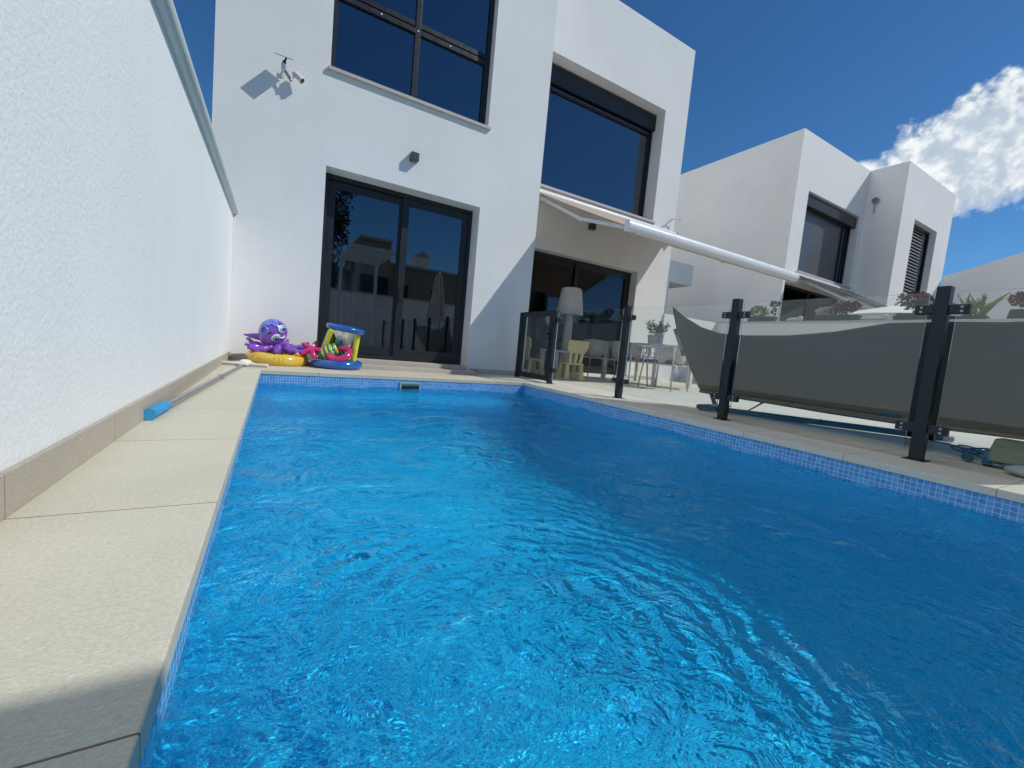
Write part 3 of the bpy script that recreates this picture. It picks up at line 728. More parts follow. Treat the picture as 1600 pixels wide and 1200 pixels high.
for k, (a_, L_, lift, cv) in enumerate(tentacle_specs):
    pts = []
    for i in range(13):
        u = i / 12; rr_ = .05 + L_ * u; an = R(a_ + 55 * cv * u * 6); pts.append(Vector((.15 + rr_ * math.cos(an), .87 + rr_ * .82 * math.sin(an), .215 - .05 * math.sin(u * 2.2) + lift * u * u * 2 + .012 * math.sin(i * 1.9))))
    MB().tube(pts, [.052 + .006 * math.cos(i * 2.1) - .034 * (i / 12) ** 1.6 - (.012 if i == 12 else 0) for i in range(13)], 14).build('tentacle', PUR, t, True)
pts = [Vector((.0, .90, .30)), Vector((-.06, .895, .30)), Vector((-.13, .89, .305)), Vector((-.205, .885, .312))]
MB().tube(pts, [.05, .04, .026, .006], 14).build('tentacle', PUR, t, True)

t = thing('hoop_float', (.775, .74, 0), 'inflatable basketball hoop with blue rings and yellow posts standing beside the sliding door', 'pool toy')
MB().torus((.775, .74, .052), .238, .052, (0, 0, 1), 56, 16, .01, 28).build('base_ring', BLU, t, True)
MB().torus((.855, .75, .483), .190, .036, (.12, -.05, 1), 52, 14, .012, 26).build('hoop_ring', BLU, t, True)
MB().tube([(.585, .80, .08), (.60, .80, .14), (.685, .78, .43), (.70, .778, .46)], .034, 16).build('post', LIM, t, True)
MB().tube([(.945, .70, .07), (.95, .70, .12), (.985, .71, .40), (.99, .712, .44)], .035, 16).build('post', LIM, t, True)
MB().tube([(.86, .94, .08), (.87, .92, .25), (.88, .90, .45)], .032, 16).build('post', LIM, t, True)
mn = bpy.data.materials.new('clear_net'); mn.use_nodes = True; gn = N(mn.node_tree); mn.node_tree.nodes.clear()
on = gn.n('ShaderNodeOutputMaterial'); gn.put(on.inputs[0], gn.n('ShaderNodeMixShader', {0: .5, 1: gn.n('ShaderNodeBsdfTransparent').outputs[0], 2: gn.n('ShaderNodeBsdfPrincipled', {'Base Color': (.75, .75, .72, 1), 'Roughness': .25}).outputs[0]}).outputs[0])
mb = MB(); mb.lathe([(.155, .455), (.12, .40), (.085, .33), (.075, .27)], (.85, .752, 0), 22, False); mb.build('net', mn, t, True)

t = thing('star_float', (.47, .72, .2), 'puffy pink inflatable star with a white eye between the octopus and the hoop', 'pool toy')
mb = MB(); Cst = Vector((.485, .70, .205)); n_ = Vector((-.1, -.75, .65)).normalized(); X = Vector((1, 0, 0)); X = (X - n_ * X.dot(n_)).normalized(); Y = n_.cross(X)
vs = [Cst + n_ * .035, Cst - n_ * .035]; K = 40
for rr_, hh in ((.06, .034), (.11, .026)):
    pass
rings = []
for li, (sc_r, hh) in enumerate(((.35, .038), (.7, .030), (.95, .012), (1.0, 0), (.95, -.012), (.7, -.030), (.35, -.038))):
    ring = []
    for k in range(K):
        a_ = 2 * math.pi * k / K; rad = (.095 + .05 * math.cos(5 * a_ + .6)) * sc_r; ring.append(len(vs)); vs.append(Cst + X * rad * math.cos(a_) + Y * rad * math.sin(a_) + n_ * hh)
    rings.append(ring)
fs = [(0, rings[0][k], rings[0][(k + 1) % K]) for k in range(K)] + [(1, rings[-1][(k + 1) % K], rings[-1][k]) for k in range(K)]
for A_, B_ in zip(rings, rings[1:]): fs += [(A_[k], B_[k], B_[(k + 1) % K], A_[(k + 1) % K]) for k in range(K)]
mb.add(vs, fs); mb.build('body', PNK, t, True)
ey = MB().ell(Cst + n_ * .036 + X * .015 + Y * .03, (.02, .02, .018)).build('eye', WHT, t, True)
MB().ell(Cst + n_ * .052 + X * .019 + Y * .034, (.009, .009, .006)).build('pupil', DKB, ey, True)

t = thing('pink_ring', (.80, .62, .16), 'pink inflatable ring leaning across the base of the hoop toy', 'swim ring')
MB().torus((.775, .60, .185), .115, .036, (-.32, -.50, .85), 44, 14, .02, 22).build('ring', PNK, t, True)
MB().tube([(.70, .52, .19), (.695, .512, .205)], .008, 8).build('valve', WHT, t)

t = thing('striped_float', (.66, .68, .1), 'teal and yellow striped inflatable fish lying inside the hoop toy', 'pool toy')
mb = MB()
for k in range(8):
    mb.cur = k % 2; u = -1 + 2 * (k + .5) / 8; a_ = Vector((.60 + .02 * k, .70 - .004 * k, .155 + .012 * k)); mb.torus(a_, .030 + .035 * math.sqrt(max(0, 1 - u * u)), .020, (.85, -.2, .35), 24, 10)
mb.cur = 0
fl = mb.build('body', [TEA, LIM], t, True)
MB().ell((.80, .72, .315), (.062, .03, .085), Matrix.Rotation(R(-6), 3, 'Y')).tube([(.80, .72, .24), (.83, .72, .16), (.86, .70, .12)], .04, 12).build('tail_fin', TEA, t, True)
MB().ell((.815, .688, .33), (.03, .012, .045), Matrix.Rotation(R(-6), 3, 'Y')).build('fin_print', vinyl('deep_teal', (.0, .13, .12)), t, True)
MB().tube([(.905, .73, .24), (.875, .72, .30), (.86, .72, .22), (.93, .72, .18)], .018, 10).build('side_fin', LIM, t, True)

# ================================================================== HAMMOCK
t = thing('hammock', (4.3, -2.8, 0), 'big dark grey fabric hammock on a floor stand behind the glass fence', 'hammock')
def lerp(tab, s):
    for (s0, v0), (s1, v1) in zip(tab, tab[1:]):
        if s <= s1: return v0 + (v1 - v0) * max(0, (s - s0)) / (s1 - s0)
    return tab[-1][1]
LIP = [(-5.3, 1.0), (-4.7, .90), (-4.2, .835), (-4.02, .83), (-3.75, .835), (-3.5, .83), (-3.2, .765), (-2.9, .735), (-2.55, .73), (-2.3, .745), (-2.1, .80), (-1.9, .90), (-1.74, 1.005)]
HEM = [(-5.3, .34), (-4.6, .24), (-4.15, .195), (-3.6, .172), (-3.1, .166), (-2.6, .172), (-1.93, .178)]
FARX = [(-5.3, 5.3), (-3.8, 5.25), (-3.0, 4.75), (-2.2, 4.25), (-1.7, 3.95)]
ns, nc = 130, 60
vs = []; fs = []
def ham_pt(u, v):
    """u along the hammock from the far end, v across: 0 near lip, .5 keel, 1 far lip"""
    yl = -1.74 + (-4.62 + 1.74) * u; yk = -1.93 + (-4.45 + 1.93) * u; yf = -1.80 + (-4.55 + 1.80) * u
    if v <= .5:
        w_ = v / .5; y = yl + (yk - yl) * w_; z = lerp(LIP, yl) + (lerp(HEM, yk) - lerp(LIP, yl)) * (w_ ** 1.0); x = 3.62 + .34 * w_ ** 1.35 + .0
        x -= .03 * math.sin(math.pi * w_)
    else:
        w_ = (v - .5) / .5; y = yk + (yf - yk) * w_; z = lerp(HEM, yk) + (.62 - lerp(HEM, yk)) * w_ ** 1.7; x = 3.96 + (lerp(FARX, y) - 3.96) * math.sin(w_ * math.pi / 2) ** .9
    wr = .014 * noise.noise(Vector((y * 1.5, z * 2.4, v * 3))) + .010 * abs(noise.noise(Vector((y * 1.2 + z * 5, z * 2.5 - y * .6, 4)))) + .004 * noise.noise(Vector((y * 7 + z * 9, z * 8, 2)))
    return Vector((x - wr, y, z + wr * .25))
for i in range(ns + 1):
    for j in range(nc + 1): vs.append(ham_pt(i / ns, j / nc))
for i in range(ns):
    for j in range(nc): a_ = i * (nc + 1) + j; fs.append((a_, a_ + 1, a_ + nc + 2, a_ + nc + 1))
mb = MB(); mb.add(vs, fs); HAM = plain('hammock_fabric', (.034, .047, .044), .8, 0, .12, 5, spec=.2)
fab = mb.build('fabric', HAM, t, True)
sm = fab.modifiers.new('solid', 'SOLIDIFY'); sm.thickness = .005
MB().tube([ham_pt(k / 40, .5) + Vector((-.006, 0, -.004)) for k in range(41)], .014, 8).build('hem', plain('hem_brown', (.05, .044, .038), .8), fab, True)
stl = plain('stand_steel', (.012, .015, .018), .45)
MB().tube([(3.756, -2.09, .034), (4.86, -3.56, .034)], .026, 14).build('base_beam', stl, t, True, auto=40)
MB().tube([(4.845, -3.54, .034), (4.885, -3.593, .034)], .028, 14).build('beam_cap', plain('cap_grey', (.5, .52, .54), .4), t, True, auto=40)
MB().tube([(3.77, -2.07, .034), (4.35, -2.0, .034)], .024, 12).tube([(4.1, -2.03, .03), (3.95, -1.80, .68)], .022, 12).build('upright', stl, t, True, auto=40)
MB().tube([(3.9, -4.5, .034), (5.2, -4.5, .034)], .024, 12).tube([(4.4, -4.5, .03), (4.4, -4.68, 1.0)], .022, 12).build('upright', stl, t, True, auto=40)
pa_ = ham_pt(0, .13); pb_ = ham_pt(0, .29); tdir = (pb_ - pa_).normalized(); fn_ = Vector((-1, 0, 0)); fn_ = (fn_ - tdir * fn_.dot(tdir)).normalized(); tsd = tdir.cross(fn_)
if tsd.y < 0: tsd = -tsd
cT = (pa_ + pb_) / 2 + tsd * .014 + fn_ * .004; hl_ = (pb_ - pa_).length / 2
tg = MB().prism([cT - tdir * hl_ - tsd * .022, cT + tdir * hl_ - tsd * .022, cT + tdir * hl_ + tsd * .020, cT - tdir * hl_ + tsd * .020], fn_ * .003).build('label_tag', plain('tag_red', (.10, .018, .022), .7), fab)
up_ = fn_.cross(tdir)
Mt = Matrix(((tdir.x, up_.x, fn_.x, 0), (tdir.y, up_.y, fn_.y, 0), (tdir.z, up_.z, fn_.z, 0), (0, 0, 0, 1))); Mt.translation = cT + fn_ * .0045
text_mesh('tag_lettering', 'LOOSE3', .048, plain('tag_white', (.6, .56, .54), .7), Mt, fab)

# ================================================================== TERRACE FURNITURE
LW = plain('lamp_white', (.66, .64, .60), .5)
t = thing('floor_lamp', (5.12, 2.02, 0), 'large white outdoor floor lamp with tapered shade on the terrace', 'floor lamp')
mb = MB(); mb.lathe([(.20, .0005), (.19, .03), (.10, .06), (.085, .5), (.08, 1.25), (.06, 1.4)], (5.12, 2.02, 0), 30); mb.build('stand', LW, t, True, auto=50)
mb = MB(); mb.lathe([(.262, 1.19), (.268, 1.20), (.20, 1.68), (.18, 1.71), (.06, 1.715)], (5.12, 2.02, 0), 36, False); o = mb.build('lamp_shade', LW, t, True, auto=50)
o.modifiers.new('solid', 'SOLIDIFY').thickness = .006

KY = plain('kid_yellow', (.66, .57, .27), .5)
def kid_chair(name_label):
    t = thing('kid_chair', (0, 0, 0), name_label, 'child chair', "small yellow plastic children's chairs")
    mb = MB().prism([(-.17, -.14, .255), (.17, -.14, .255), (.15, .17, .255), (-.15, .17, .255)], (0, 0, .035)); mb.build('seat', KY, t, bevel=.012)
    for sx, sy in ((-1, -1), (1, -1), (-1, 1), (1, 1)):
        MB().bar((sx * .145, sy * .14, .0005), (sx * .125, sy * .11, .257), .075, .075, (0, 1, 0), .06, .06).build('leg', KY, t, bevel=.012)
    MB().prism([(-.145, -.165, .45), (-.19, -.185, .53), (-.20, -.20, .64), (-.17, -.21, .665), (.17, -.21, .665), (.20, -.20, .64), (.19, -.185, .53), (.145, -.165, .45)], (0, .035, 0)).build('backrest', KY, t, bevel=.010)
    for x in (-.095, 0, .095): MB().bar((x, -.125, .28), (x * 1.15, -.165, .48), .055, .025, (0, 1, 0)).build('slat', KY, t, bevel=.008)
    return t
k1 = kid_chair("yellow children's chair with its backrest towards the pool below the floor lamp")
k1.location = (4.49, .98, 0); k1.rotation_euler.z = R(-8)
k2 = copy_tree(k1); k2['label'] = "yellow children's chair seen side on through the glass of the gate"
k2.location = (4.17, 1.72, 0); k2.rotation_euler.z = R(-92)
t = thing('kid_table', (4.66, 1.62, 0), "low white children's table standing between the two yellow chairs", 'child table')
MB().box(4.42, 4.93, 1.36, 1.90, .445, .485).build('tabletop', LW, t, bevel=.015)
for x in (4.47, 4.88):
    for y in (1.41, 1.85): MB().bar((x, y, .0005), (x, y, .447), .085, .085, (0, 1, 0), .065, .065).build('leg', LW, t, bevel=.012)

ROPE = plain('rope_grey', (.46, .43, .39), .8, 0, .15, 30); LEGW = plain('chair_leg', (.46, .45, .43), .45)
def arm_chair(label):
    """rope armchair, front towards +y"""
    t = thing('rope_armchair', (0, 0, 0), label, 'armchair', 'grey rope armchairs around the dining table')
    for sx, sy, tx, ty in ((-1, -1, -.24, -.26), (1, -1, .24, -.26), (-1, 1, -.24, .25), (1, 1, .24, .25)):
        MB().tube([(sx * .275, ty * 1.12, .0005), (tx, ty, .42), (tx * 1.12, ty * 1.02, .66 if sy > 0 else .70)], [.011, .014, .012], 10).build('leg', LEGW, t, True)
    MB().box(-.25, .25, -.26, .26, .395, .42).build('seat_frame', LEGW, t, bevel=.008)
    MB().box(-.235, .235, -.24, .25, .421, .475).build('cushion', plain('cushion_grey', (.12, .125, .13), .85), t, bevel=.02)
    rim = []
    for k in range(21):
        a_ = R(180 * k / 20); rim.append(Vector((.285 * math.cos(a_) * (1 if abs(math.cos(a_)) < .99 else 1), -.02 - .29 * math.sin(a_), .665 + .06 * math.sin(a_))))
    rim = [Vector((.285, .25, .65))] + rim + [Vector((-.285, .25, .65))]
    MB().tube(rim, .014, 8).build('back_rail', LEGW, t, True)
    mb = MB()
    for k in range(len(rim) - 1):
        for u in (0, .25, .5, .75):
            p_ = rim[k] + (rim[k + 1] - rim[k]) * u; q_ = Vector((p_.x * .86, p_.y * .9, .43)); mb.tube([p_, (p_ + q_) / 2 + Vector((p_.x * .03, p_.y * .03, 0)), q_], .0095, 5)
    for z in (.50, .57):
        mb.tube([Vector((p_.x * (.86 + .14 * (z - .43) / .25), p_.y * (.9 + .1 * (z - .43) / .25), z)) for p_ in rim], .006, 5)
    mb.build('rope_back', ROPE, t, True)
    return t
c1 = arm_chair('rope armchair with its back to the pool at the near end of the dining table')
c1.location = (5.62, -.02, 0); c1.rotation_euler.z = R(12)
c2 = copy_tree(c1); c2.location = (5.35, 1.32, 0); c2.rotation_euler.z = R(-62); c2['label'] = 'rope armchair leftmost at the table in front of the dark terrace door'
c3 = copy_tree(c1); c3.location = (5.62, .82, 0); c3.rotation_euler.z = R(-80); c3['label'] = 'rope armchair half hidden behind the second fence post from the gate'
c4 = copy_tree(c1); c4.location = (6.42, .12, 0); c4.rotation_euler.z = R(40); c4['label'] = 'rope armchair at the right corner of the dining table next to the hammock'
t = thing('dining_table', (6.25, .95, 0), 'white dining table with plant pots on the terrace', 'dining table')
MB().box(5.80, 6.85, .30, 1.75, .715, .75).build('tabletop', LW, t, bevel=.006)
for x, y in ((5.86, .38), (6.78, .38), (5.86, 1.68), (6.78, 1.68)): MB().bar((x, y, .0005), (x, y, .716), .07, .07, (0, 1, 0), .09, .09).build('leg', LW, t, bevel=.006)

def leaves(mb, c, rad, n, size, up=0.0, seed=1, shape=.45):
    rnd = random.Random(seed); c = Vector(c)
    for _ in range(n):
        d = Vector((rnd.gauss(0, 1), rnd.gauss(0, 1), rnd.gauss(0, 1))); d.normalize(); p_ = c + Vector((d.x * rad[0], d.y * rad[1], d.z * rad[2])) * rnd.random() ** .4
        ax_ = (d + Vector((rnd.uniform(-.6, .6), rnd.uniform(-.6, .6), up + rnd.uniform(-.3, .6)))).normalized(); sd = ax_.cross(Vector((rnd.uniform(-1, 1), rnd.uniform(-1, 1), rnd.uniform(-1, 1)))).normalized(); s_ = size * rnd.uniform(.6, 1.3)
        b_ = ax_.cross(sd) * s_ * .12
        mb.add([p_, p_ + ax_ * s_ * .5 + sd * s_ * shape * .5 + b_, p_ + ax_ * s_, p_ + ax_ * s_ * .5 - sd * s_ * shape * .5 + b_], [(0, 1, 2, 3)])
    return mb
def leafm(name, c): return plain(name, c, .5, 0, .3, 25)
GRN = leafm('leaf_green', (.07, .13, .03)); GRY = leafm('leaf_greygreen', (.13, .16, .09)); RED = leafm('dry_red', (.16, .055, .035)); PNW = leafm('pale_pink', (.5, .42, .40)); LGN = leafm('leaf_lime', (.16, .22, .04)); DGN = leafm('leaf_dark', (.03, .06, .02))
POTW = plain('white_ceramic', (.62, .61, .58), .35); POTD = plain('dark_planter', (.05, .052, .055), .6); SOIL = plain('soil', (.04, .03, .02), .95)
for (x, y, r0, r1, h_, sd_, lb) in ((6.17, .80, .075, .10, .17, 3, 'white pot with leafy herb stems, left and nearer of the two on the dining table'), (6.36, .83, .07, .085, .20, 5, 'slimmer white pot with upright herb stems, right of the two on the dining table')):
    t = thing('potted_herb', (x, y, .75), lb, 'potted plant', 'potted herbs on the dining table')
    mb = MB(); mb.lathe([(r0, .7505), (r1, .75 + h_), (r1 - .012, .75 + h_), (r1 - .015, .75 + h_ - .02)], (x, y, 0), 24); mb.build('pot', POTW, t, True, auto=40)
    st = MB(); fo = MB(); rnd = random.Random(sd_)
    for k in range(11):
        a_ = rnd.uniform(0, 6.28); L_ = rnd.uniform(.14, .27); b0 = Vector((x + .04 * math.cos(a_), y + .04 * math.sin(a_), .75 + h_ - .02)); b1 = b0 + Vector((math.cos(a_) * .09, math.sin(a_) * .09, L_))
        st.tube([b0, (b0 + b1) / 2 + Vector((0, 0, .02)), b1], .003, 5)
        for u in (.35, .5, .65, .8, .92, 1.0): leaves(fo, b0 + (b1 - b0) * u, (.018, .018, .018), 4, .045, .4, rnd.randint(0, 9999), .5)
    st.build('stems', GRY, t); fo.build('leaves', GRY, t)

# things on the floor at the right edge, behind the hammock
t = thing('extension_cable', (3.95, -3.9, .02), 'black extension cable lying coiled with its plug below the hammock', 'cable')
mb = MB(); rnd = random.Random(4)
for k in range(3):
    pts = []
    for i in range(25):
        a_ = 2 * math.pi * i / 24 + k * .8; pts.append(Vector((4.06 + .05 * k + .085 * math.cos(a_) + rnd.uniform(-.008, .008), -3.86 + .07 * math.sin(a_) - .02 * k, .010 + .055 * abs(math.sin(a_ * .5 + k)))))
    mb.tube(pts, .0055, 6)
mb.tube([(3.90, -3.90, .024), (3.96, -3.88, .028), (4.06, -3.90, .05)], .0055, 6).tube([(4.2, -3.9, .03), (4.6, -3.75, .008), (5.0, -3.2, .008), (4.6, -2.6, .008)], .0055, 6).build('cord', BLACK, t, True)
MB().tube([(3.815, -3.935, .024), (3.845, -3.922, .026), (3.88, -3.908, .026), (3.915, -3.893, .024)], [.018, .027, .026, .014], 14).tube([(3.795, -3.944, .024), (3.815, -3.935, .024)], .010, 8).build('plug', BLACK, t, True)
t = MB().tube([(3.95, -2.30, .006), (4.05, -2.28, .006), (4.12, -2.34, .03), (4.14, -2.42, .10), (4.16, -2.48, .16)], .006, 6).tube([(4.16, -2.48, .006), (4.3, -2.75, .006), (4.55, -2.85, .006), (4.7, -2.7, .006), (5.0, -2.6, .006)], .006, 6).tube([(4.02, -2.30, .006), (4.14, -2.36, .05), (4.20, -2.48, .16)], .005, 6).build('loose_cable', BLACK, None, True)
tag(t, 'thin black cable trailing over the sunlit terrace behind the third fence post', 'cable')
t = thing('reflection_truck', (3.9, -4.15, 0), 'small yellow toy truck shape standing in for yellow reflections in the glass at the right edge', 'toy truck')
TYE = plain('toy_yellow', (.20, .165, .045), .5); TBL = plain('toy_blue', (.015, .045, .09), .5)
MB().prism([(3.74, -4.17, .04), (4.10, -4.17, .04), (4.10, -4.17, .10), (3.98, -4.17, .11), (3.95, -4.17, .17), (3.82, -4.17, .17), (3.76, -4.17, .12)], (0, .15, 0)).build('body', TYE, t, bevel=.012)  # truck shape added in place of yellow reflections on the fence glass
for x in (3.80, 4.04):
    for y in (-4.185, -4.015):
        wl = MB().tube([(x, y - .018, .052), (x, y + .018, .052)], .052, 20).build('wheel', TBL, t, True, auto=40, bevel=.005); MB().tube([(x, y - .021, .052), (x, y + .021, .052)], .02, 12).build('hub', TYE, wl, True, auto=40)
MB().box(3.835, 3.945, -4.173, -4.0165, .115, .155).build('window', TBL, t)
t = MB().ell((3.63, -4.24, .03), (.10, .13, .034)).build('floor_cushion', plain('cushion_pale', (.34, .38, .40), .85, 0, .1, 20, .3, 90), None, True)
tag(t, 'grey rounded cushion lying on the paving at the far right edge of the photo', 'cushion')

# ================================================================== PARTY WALL, PLANTERS, PASSAGE
t = thing('party_wall', (10.3, -3, 0), 'white boundary wall carrying planters between the terrace and the neighbouring house', 'wall')
MB().box(10.2, 10.42, -9.4, 4.6, -.045, 1.60).build('wall_body', WHITE, t)
MB().box(10.18, 10.44, -9.4, 4.6, 1.6005, 1.632).build('coping', SILL, t, bevel=.003)
t = thing('passage_wall', (9.2, 2.4, 0), 'low white wall closing the passage beside the house right of the dining table', 'wall')
MB().box(8.181, 10.199, 2.36, 2.52, -.045, 1.605).build('wall_body', WHITE, t)
t = thing('passage_porch', (9.2, 3.7, 0), 'white boxy porch with an opening beside the right corner of the house', 'porch')
MB().box(8.181, 10.17, 3.301, 4.3, 2.63, 3.19).build('lintel', WHITE2, t)
MB().box(8.181, 9.28, 3.302, 3.55, -.045, 2.629).build('pillar', WHITE2, t)

def planter(label, y, L_, seed, kinds, h_=.12):
    t = thing('planter_box', (10.31, y, 1.632), label, 'planter', 'planters on the boundary wall')
    mb = MB().prism([(10.24, y - L_ / 2, 1.6325), (10.38, y - L_ / 2, 1.6325), (10.40, y - L_ / 2 - .03, 1.6325 + h_), (10.22, y - L_ / 2 - .03, 1.6325 + h_)], (0, L_, 0)); mb.build('box', POTD, t, bevel=.006)
    MB().box(10.235, 10.385, y - L_ / 2, y + L_ / 2 - .04, 1.6325 + h_ - .03, 1.6325 + h_ + .004).build('soil', SOIL, t)
    for (nm, mt, oy, rad, dz, n, size) in kinds:
        f = MB(); leaves(f, (10.31, y + oy, 1.632 + h_ + dz), rad, n, size, .2, seed + int(oy * 100), .75); f.build(nm, mt, t); 
    return t
planter('dark planter with lime green bushes and a small stem plant, left on the boundary wall', 1.29, .62, 1, [('lime_bush', LGN, .08, (.09, .2, .13), .12, 260, .06), ('green_plant', GRN, -.28, (.07, .09, .05), .30, 110, .055), ('stem', DGN, -.28, (.015, .015, .12), .12, 20, .08)])
planter('dark planter with grey pink succulents and brick red flowers under the awning arm', -.27, .78, 20, [('pale_succulents', PNW, .2, (.08, .2, .07), .08, 200, .06), ('green_leaves', GRY, .0, (.09, .25, .09), .08, 200, .06), ('red_flowers', RED, -.16, (.1, .24, .09), .17, 420, .055)])
planter('dark planter with brick red flowers left of the rightmost visible fence post', -1.50, .50, 40, [('red_flowers', RED, .02, (.1, .24, .10), .27, 380, .06), ('green_leaves', GRY, -.1, (.08, .2, .10), .14, 160, .07)])
planter('dark planter with brick red flowers at the right edge of the photo', -2.86, .40, 60, [('red_flowers', RED, 0, (.1, .2, .1), .16, 320, .06)], .15)
t = thing('spiky_plant', (10.31, -2.12, 1.632), 'spiky yellow green aloe in a low tray on the boundary wall beside the rightmost post', 'plant')
MB().box(10.23, 10.40, -2.45, -1.80, 1.6325, 1.70).build('tray', POTD, t, bevel=.006)
mb = MB(); rnd = random.Random(11)
for k in range(54):
    a_ = rnd.uniform(0, 6.28); b0 = Vector((10.31, rnd.choice((-1.93, -2.2, -2.34)) + rnd.uniform(-.05, .05), 1.69)); L_ = rnd.uniform(.25, .5); ou = rnd.uniform(.25, .85)
    d = Vector((math.cos(a_) * ou * .5, math.sin(a_) * ou, 1)).normalized(); sd = d.cross(Vector((math.cos(a_ + 1.57), math.sin(a_ + 1.57), .2))).normalized(); sd = d.cross(sd).normalized() * .022
    m1 = b0 + d * L_ * .55 + Vector((0, 0, .01)); tip = b0 + d * L_ + Vector((math.cos(a_) * .05, math.sin(a_) * .08, -.05))
    mb.add([b0 - sd, b0 + sd, m1 + sd * .8, tip, m1 - sd * .8], [(0, 1, 2, 3, 4)])
mb.build('leaves', leafm('aloe_green', (.20, .24, .07)), t)
for (y, lb, sc_x) in ((.55, 'white lumpy ornament lying on the wall right of the lime green planter', 1.0), (-.92, 'white rounded ornament on the wall between the two red flower planters', 1.3)):
    t = MB().ell((10.31, y, 1.675), (.06, .16 * sc_x, .045), None, 18, 12, lambda d: 1 + .25 * noise.noise(d * 2.3)).ell((10.31, y - .13 * sc_x, 1.70), (.05, .06, .06), None, 14, 10).build('wall_ornament', plain('pale_stone', (.5, .5, .48), .7), None, True)
    tag(t, lb, 'ornament')

# ================================================================== NEIGHBOURING HOUSE
K = thing('neighbour_house', (15, 4, 0), 'white neighbouring house in the background right of the large house', 'house')
ZN = 6.585; NX, NM, NE = 11.40, 15.10, 18.77      # side face, step between the blocks, far end
mb = MB()
wall_panel(mb, NX, NM - .004, -.045, ZN, 1.515, .34, [(11.99, 14.88, 3.17, 5.22), (11.50, 14.75, .05, 2.82)])
mb.box(NX, NX + .012, 1.856, 10, -.045, ZN); mb.box(NX + .3, NM, 9.7, 10, -.045, ZN)
mb.build('side_wall', WHITE2, K)
mb = MB()
wall_panel(mb, NM, NE, -.045, ZN, .63, .31, [(16.02, 17.75, 3.125, 5.23)])
mb.box(NM, NM + .3, .941, 10, -.045, ZN); mb.box(NE - .3, NE, .941, 10, -.045, ZN); mb.box(NM + .3, NE - .3, 9.7, 10, -.045, ZN)
mb.build('main_wall', WHITE2, K)
MB().box(NX + .3, NM - .01, 1.86, 9.7, ZN - .4, ZN - .2).box(NM + .3, NE - .31, .95, 9.7, ZN - .4, ZN - .2).build('roof', plain('roof_gravel2', (.4, .39, .37), .9), K)
mb = MB(); room(mb, NX + .33, NM - .04, 1.857, 6, 2.85, 5.9); room(mb, NX + .02, NM - .04, 1.857, 6, .04, 2.83); room(mb, NM + .31, NE - .33, .942, 5, 2.85, 5.9); mb.build('room_lining', ROOM, K)
w = MB(); rect_frame(w, 11.992, 14.878, 3.172, 5.218, .06, 1.70, 1.78); w.box(14.43, 14.53, 1.695, 1.775, 3.24, 4.9); w.box(14.62, 14.66, 1.695, 1.775, 3.24, 4.9)
wn = w.build('upper_window', ALU, K, bevel=.004)
MB().box(12.05, 14.43, 1.735, 1.739, 3.23, 4.95).build('blind', plain('grey_screen', (.06, .066, .068), .45, 0, .05, 2, spec=.6, coat=.4), wn)
MB().box(14.53, 14.82, 1.75, 1.754, 3.23, 4.95).build('pane', WIN, wn)
MB().box(12.0, 14.87, 1.57, 1.698, 4.89, 5.19).build('roller_box', ALU, wn, bevel=.02)
MB().box(11.95, 14.89, 1.46, 1.69, 3.12, 3.1705).build('sill', SILL, wn, bevel=.004)
w = MB(); rect_frame(w, 16.022, 17.748, 3.127, 5.228, .055, .79, .87); wn = w.build('upper_window', ALU, K, bevel=.004)
mb = MB()
z = 3.19
while z < 5.15:
    mb.prism([(16.08, .775, z), (16.08, .765, z + .012), (16.08, .80, z + .078), (16.08, .82, z + .078), (16.08, .80, z)], (1.16, 0, 0)); z += .092
sh_ = mb.build('shutter', plain('shutter_grey', (.06, .063, .066), .5), wn)
MB().box(17.25, 17.69, .83, .834, 3.185, 5.17).build('pane', WIN, wn)
MB().box(15.98, 17.79, .585, .78, 3.08, 3.1255).build('sill', SILL, wn, bevel=.004)
d = MB(); rect_frame(d, 11.502, 14.748, .052, 2.818, .06, 1.70, 1.78); d.box(13.08, 13.17, 1.705, 1.775, .11, 2.75); dn = d.build('terrace_door', ALU, K, bevel=.003)
MB().box(11.56, 14.69, 1.74, 1.744, .11, 2.76).build('pane', TWIN, dn)
t = thing('wall_vent', (15.1, 1.29, 5.67), 'small round grey vent on the wall in the recess of the neighbouring house', 'vent')
MB().tube([(NM - .001, 1.27, 5.67), (NM - .07, 1.27, 5.67)], .09, 20).tube([(NM - .055, 1.27, 5.63), (NM - .055, 1.27, 5.33)], .018, 8).build('hood', plain('vent_grey', (.35, .36, .36), .5), t, True, auto=40)
MB().tube([(NM - .0705, 1.27, 5.67), (NM - .08, 1.27, 5.67)], .068, 20).build('grille', plain('vent_dark', (.15, .155, .16), .5), t, True, auto=40)
AWN2 = plain('dark_canvas', (.020, .020, .023), .85, 0, .05, 4)
make_awning('awning', 'dark awning with thin white bar extended over the terrace of the neighbouring house', 11.76, 14.84, 1.513, 3.0, -1.13, 1.82, AWN2, .085)
t = thing('parasol', (11.95, -.65, 0), 'low white parasol behind the planters on the boundary wall', 'parasol')
mb = MB(); P0 = Vector((12.0, -.65, 2.17)); ring = [P0 + Vector((1.3 * math.cos(R(45 + 90 * k)), 1.3 * math.sin(R(45 + 90 * k)), -.30)) for k in range(4)]
pts = []
for k in range(4): pts += [ring[k], (ring[k] + ring[(k + 1) % 4]) / 2 + Vector((0, 0, .03))]
vs = [P0] + pts; mb.add(vs, [(0, 1 + k, 1 + (k + 1) % 8) for k in range(8)])
o = mb.build('canopy', plain('canopy_white', (.74, .72, .70), .8), t); o.modifiers.new('solid', 'SOLIDIFY').thickness = .01
MB().tube([(12.0, -.65, .0), (12.0, -.65, 2.16)], .022, 12).build('pole', GREY, t, True); MB().ell((12.0, -.65, 2.19), (.03, .03, .04)).build('finial', GREY, t, True)
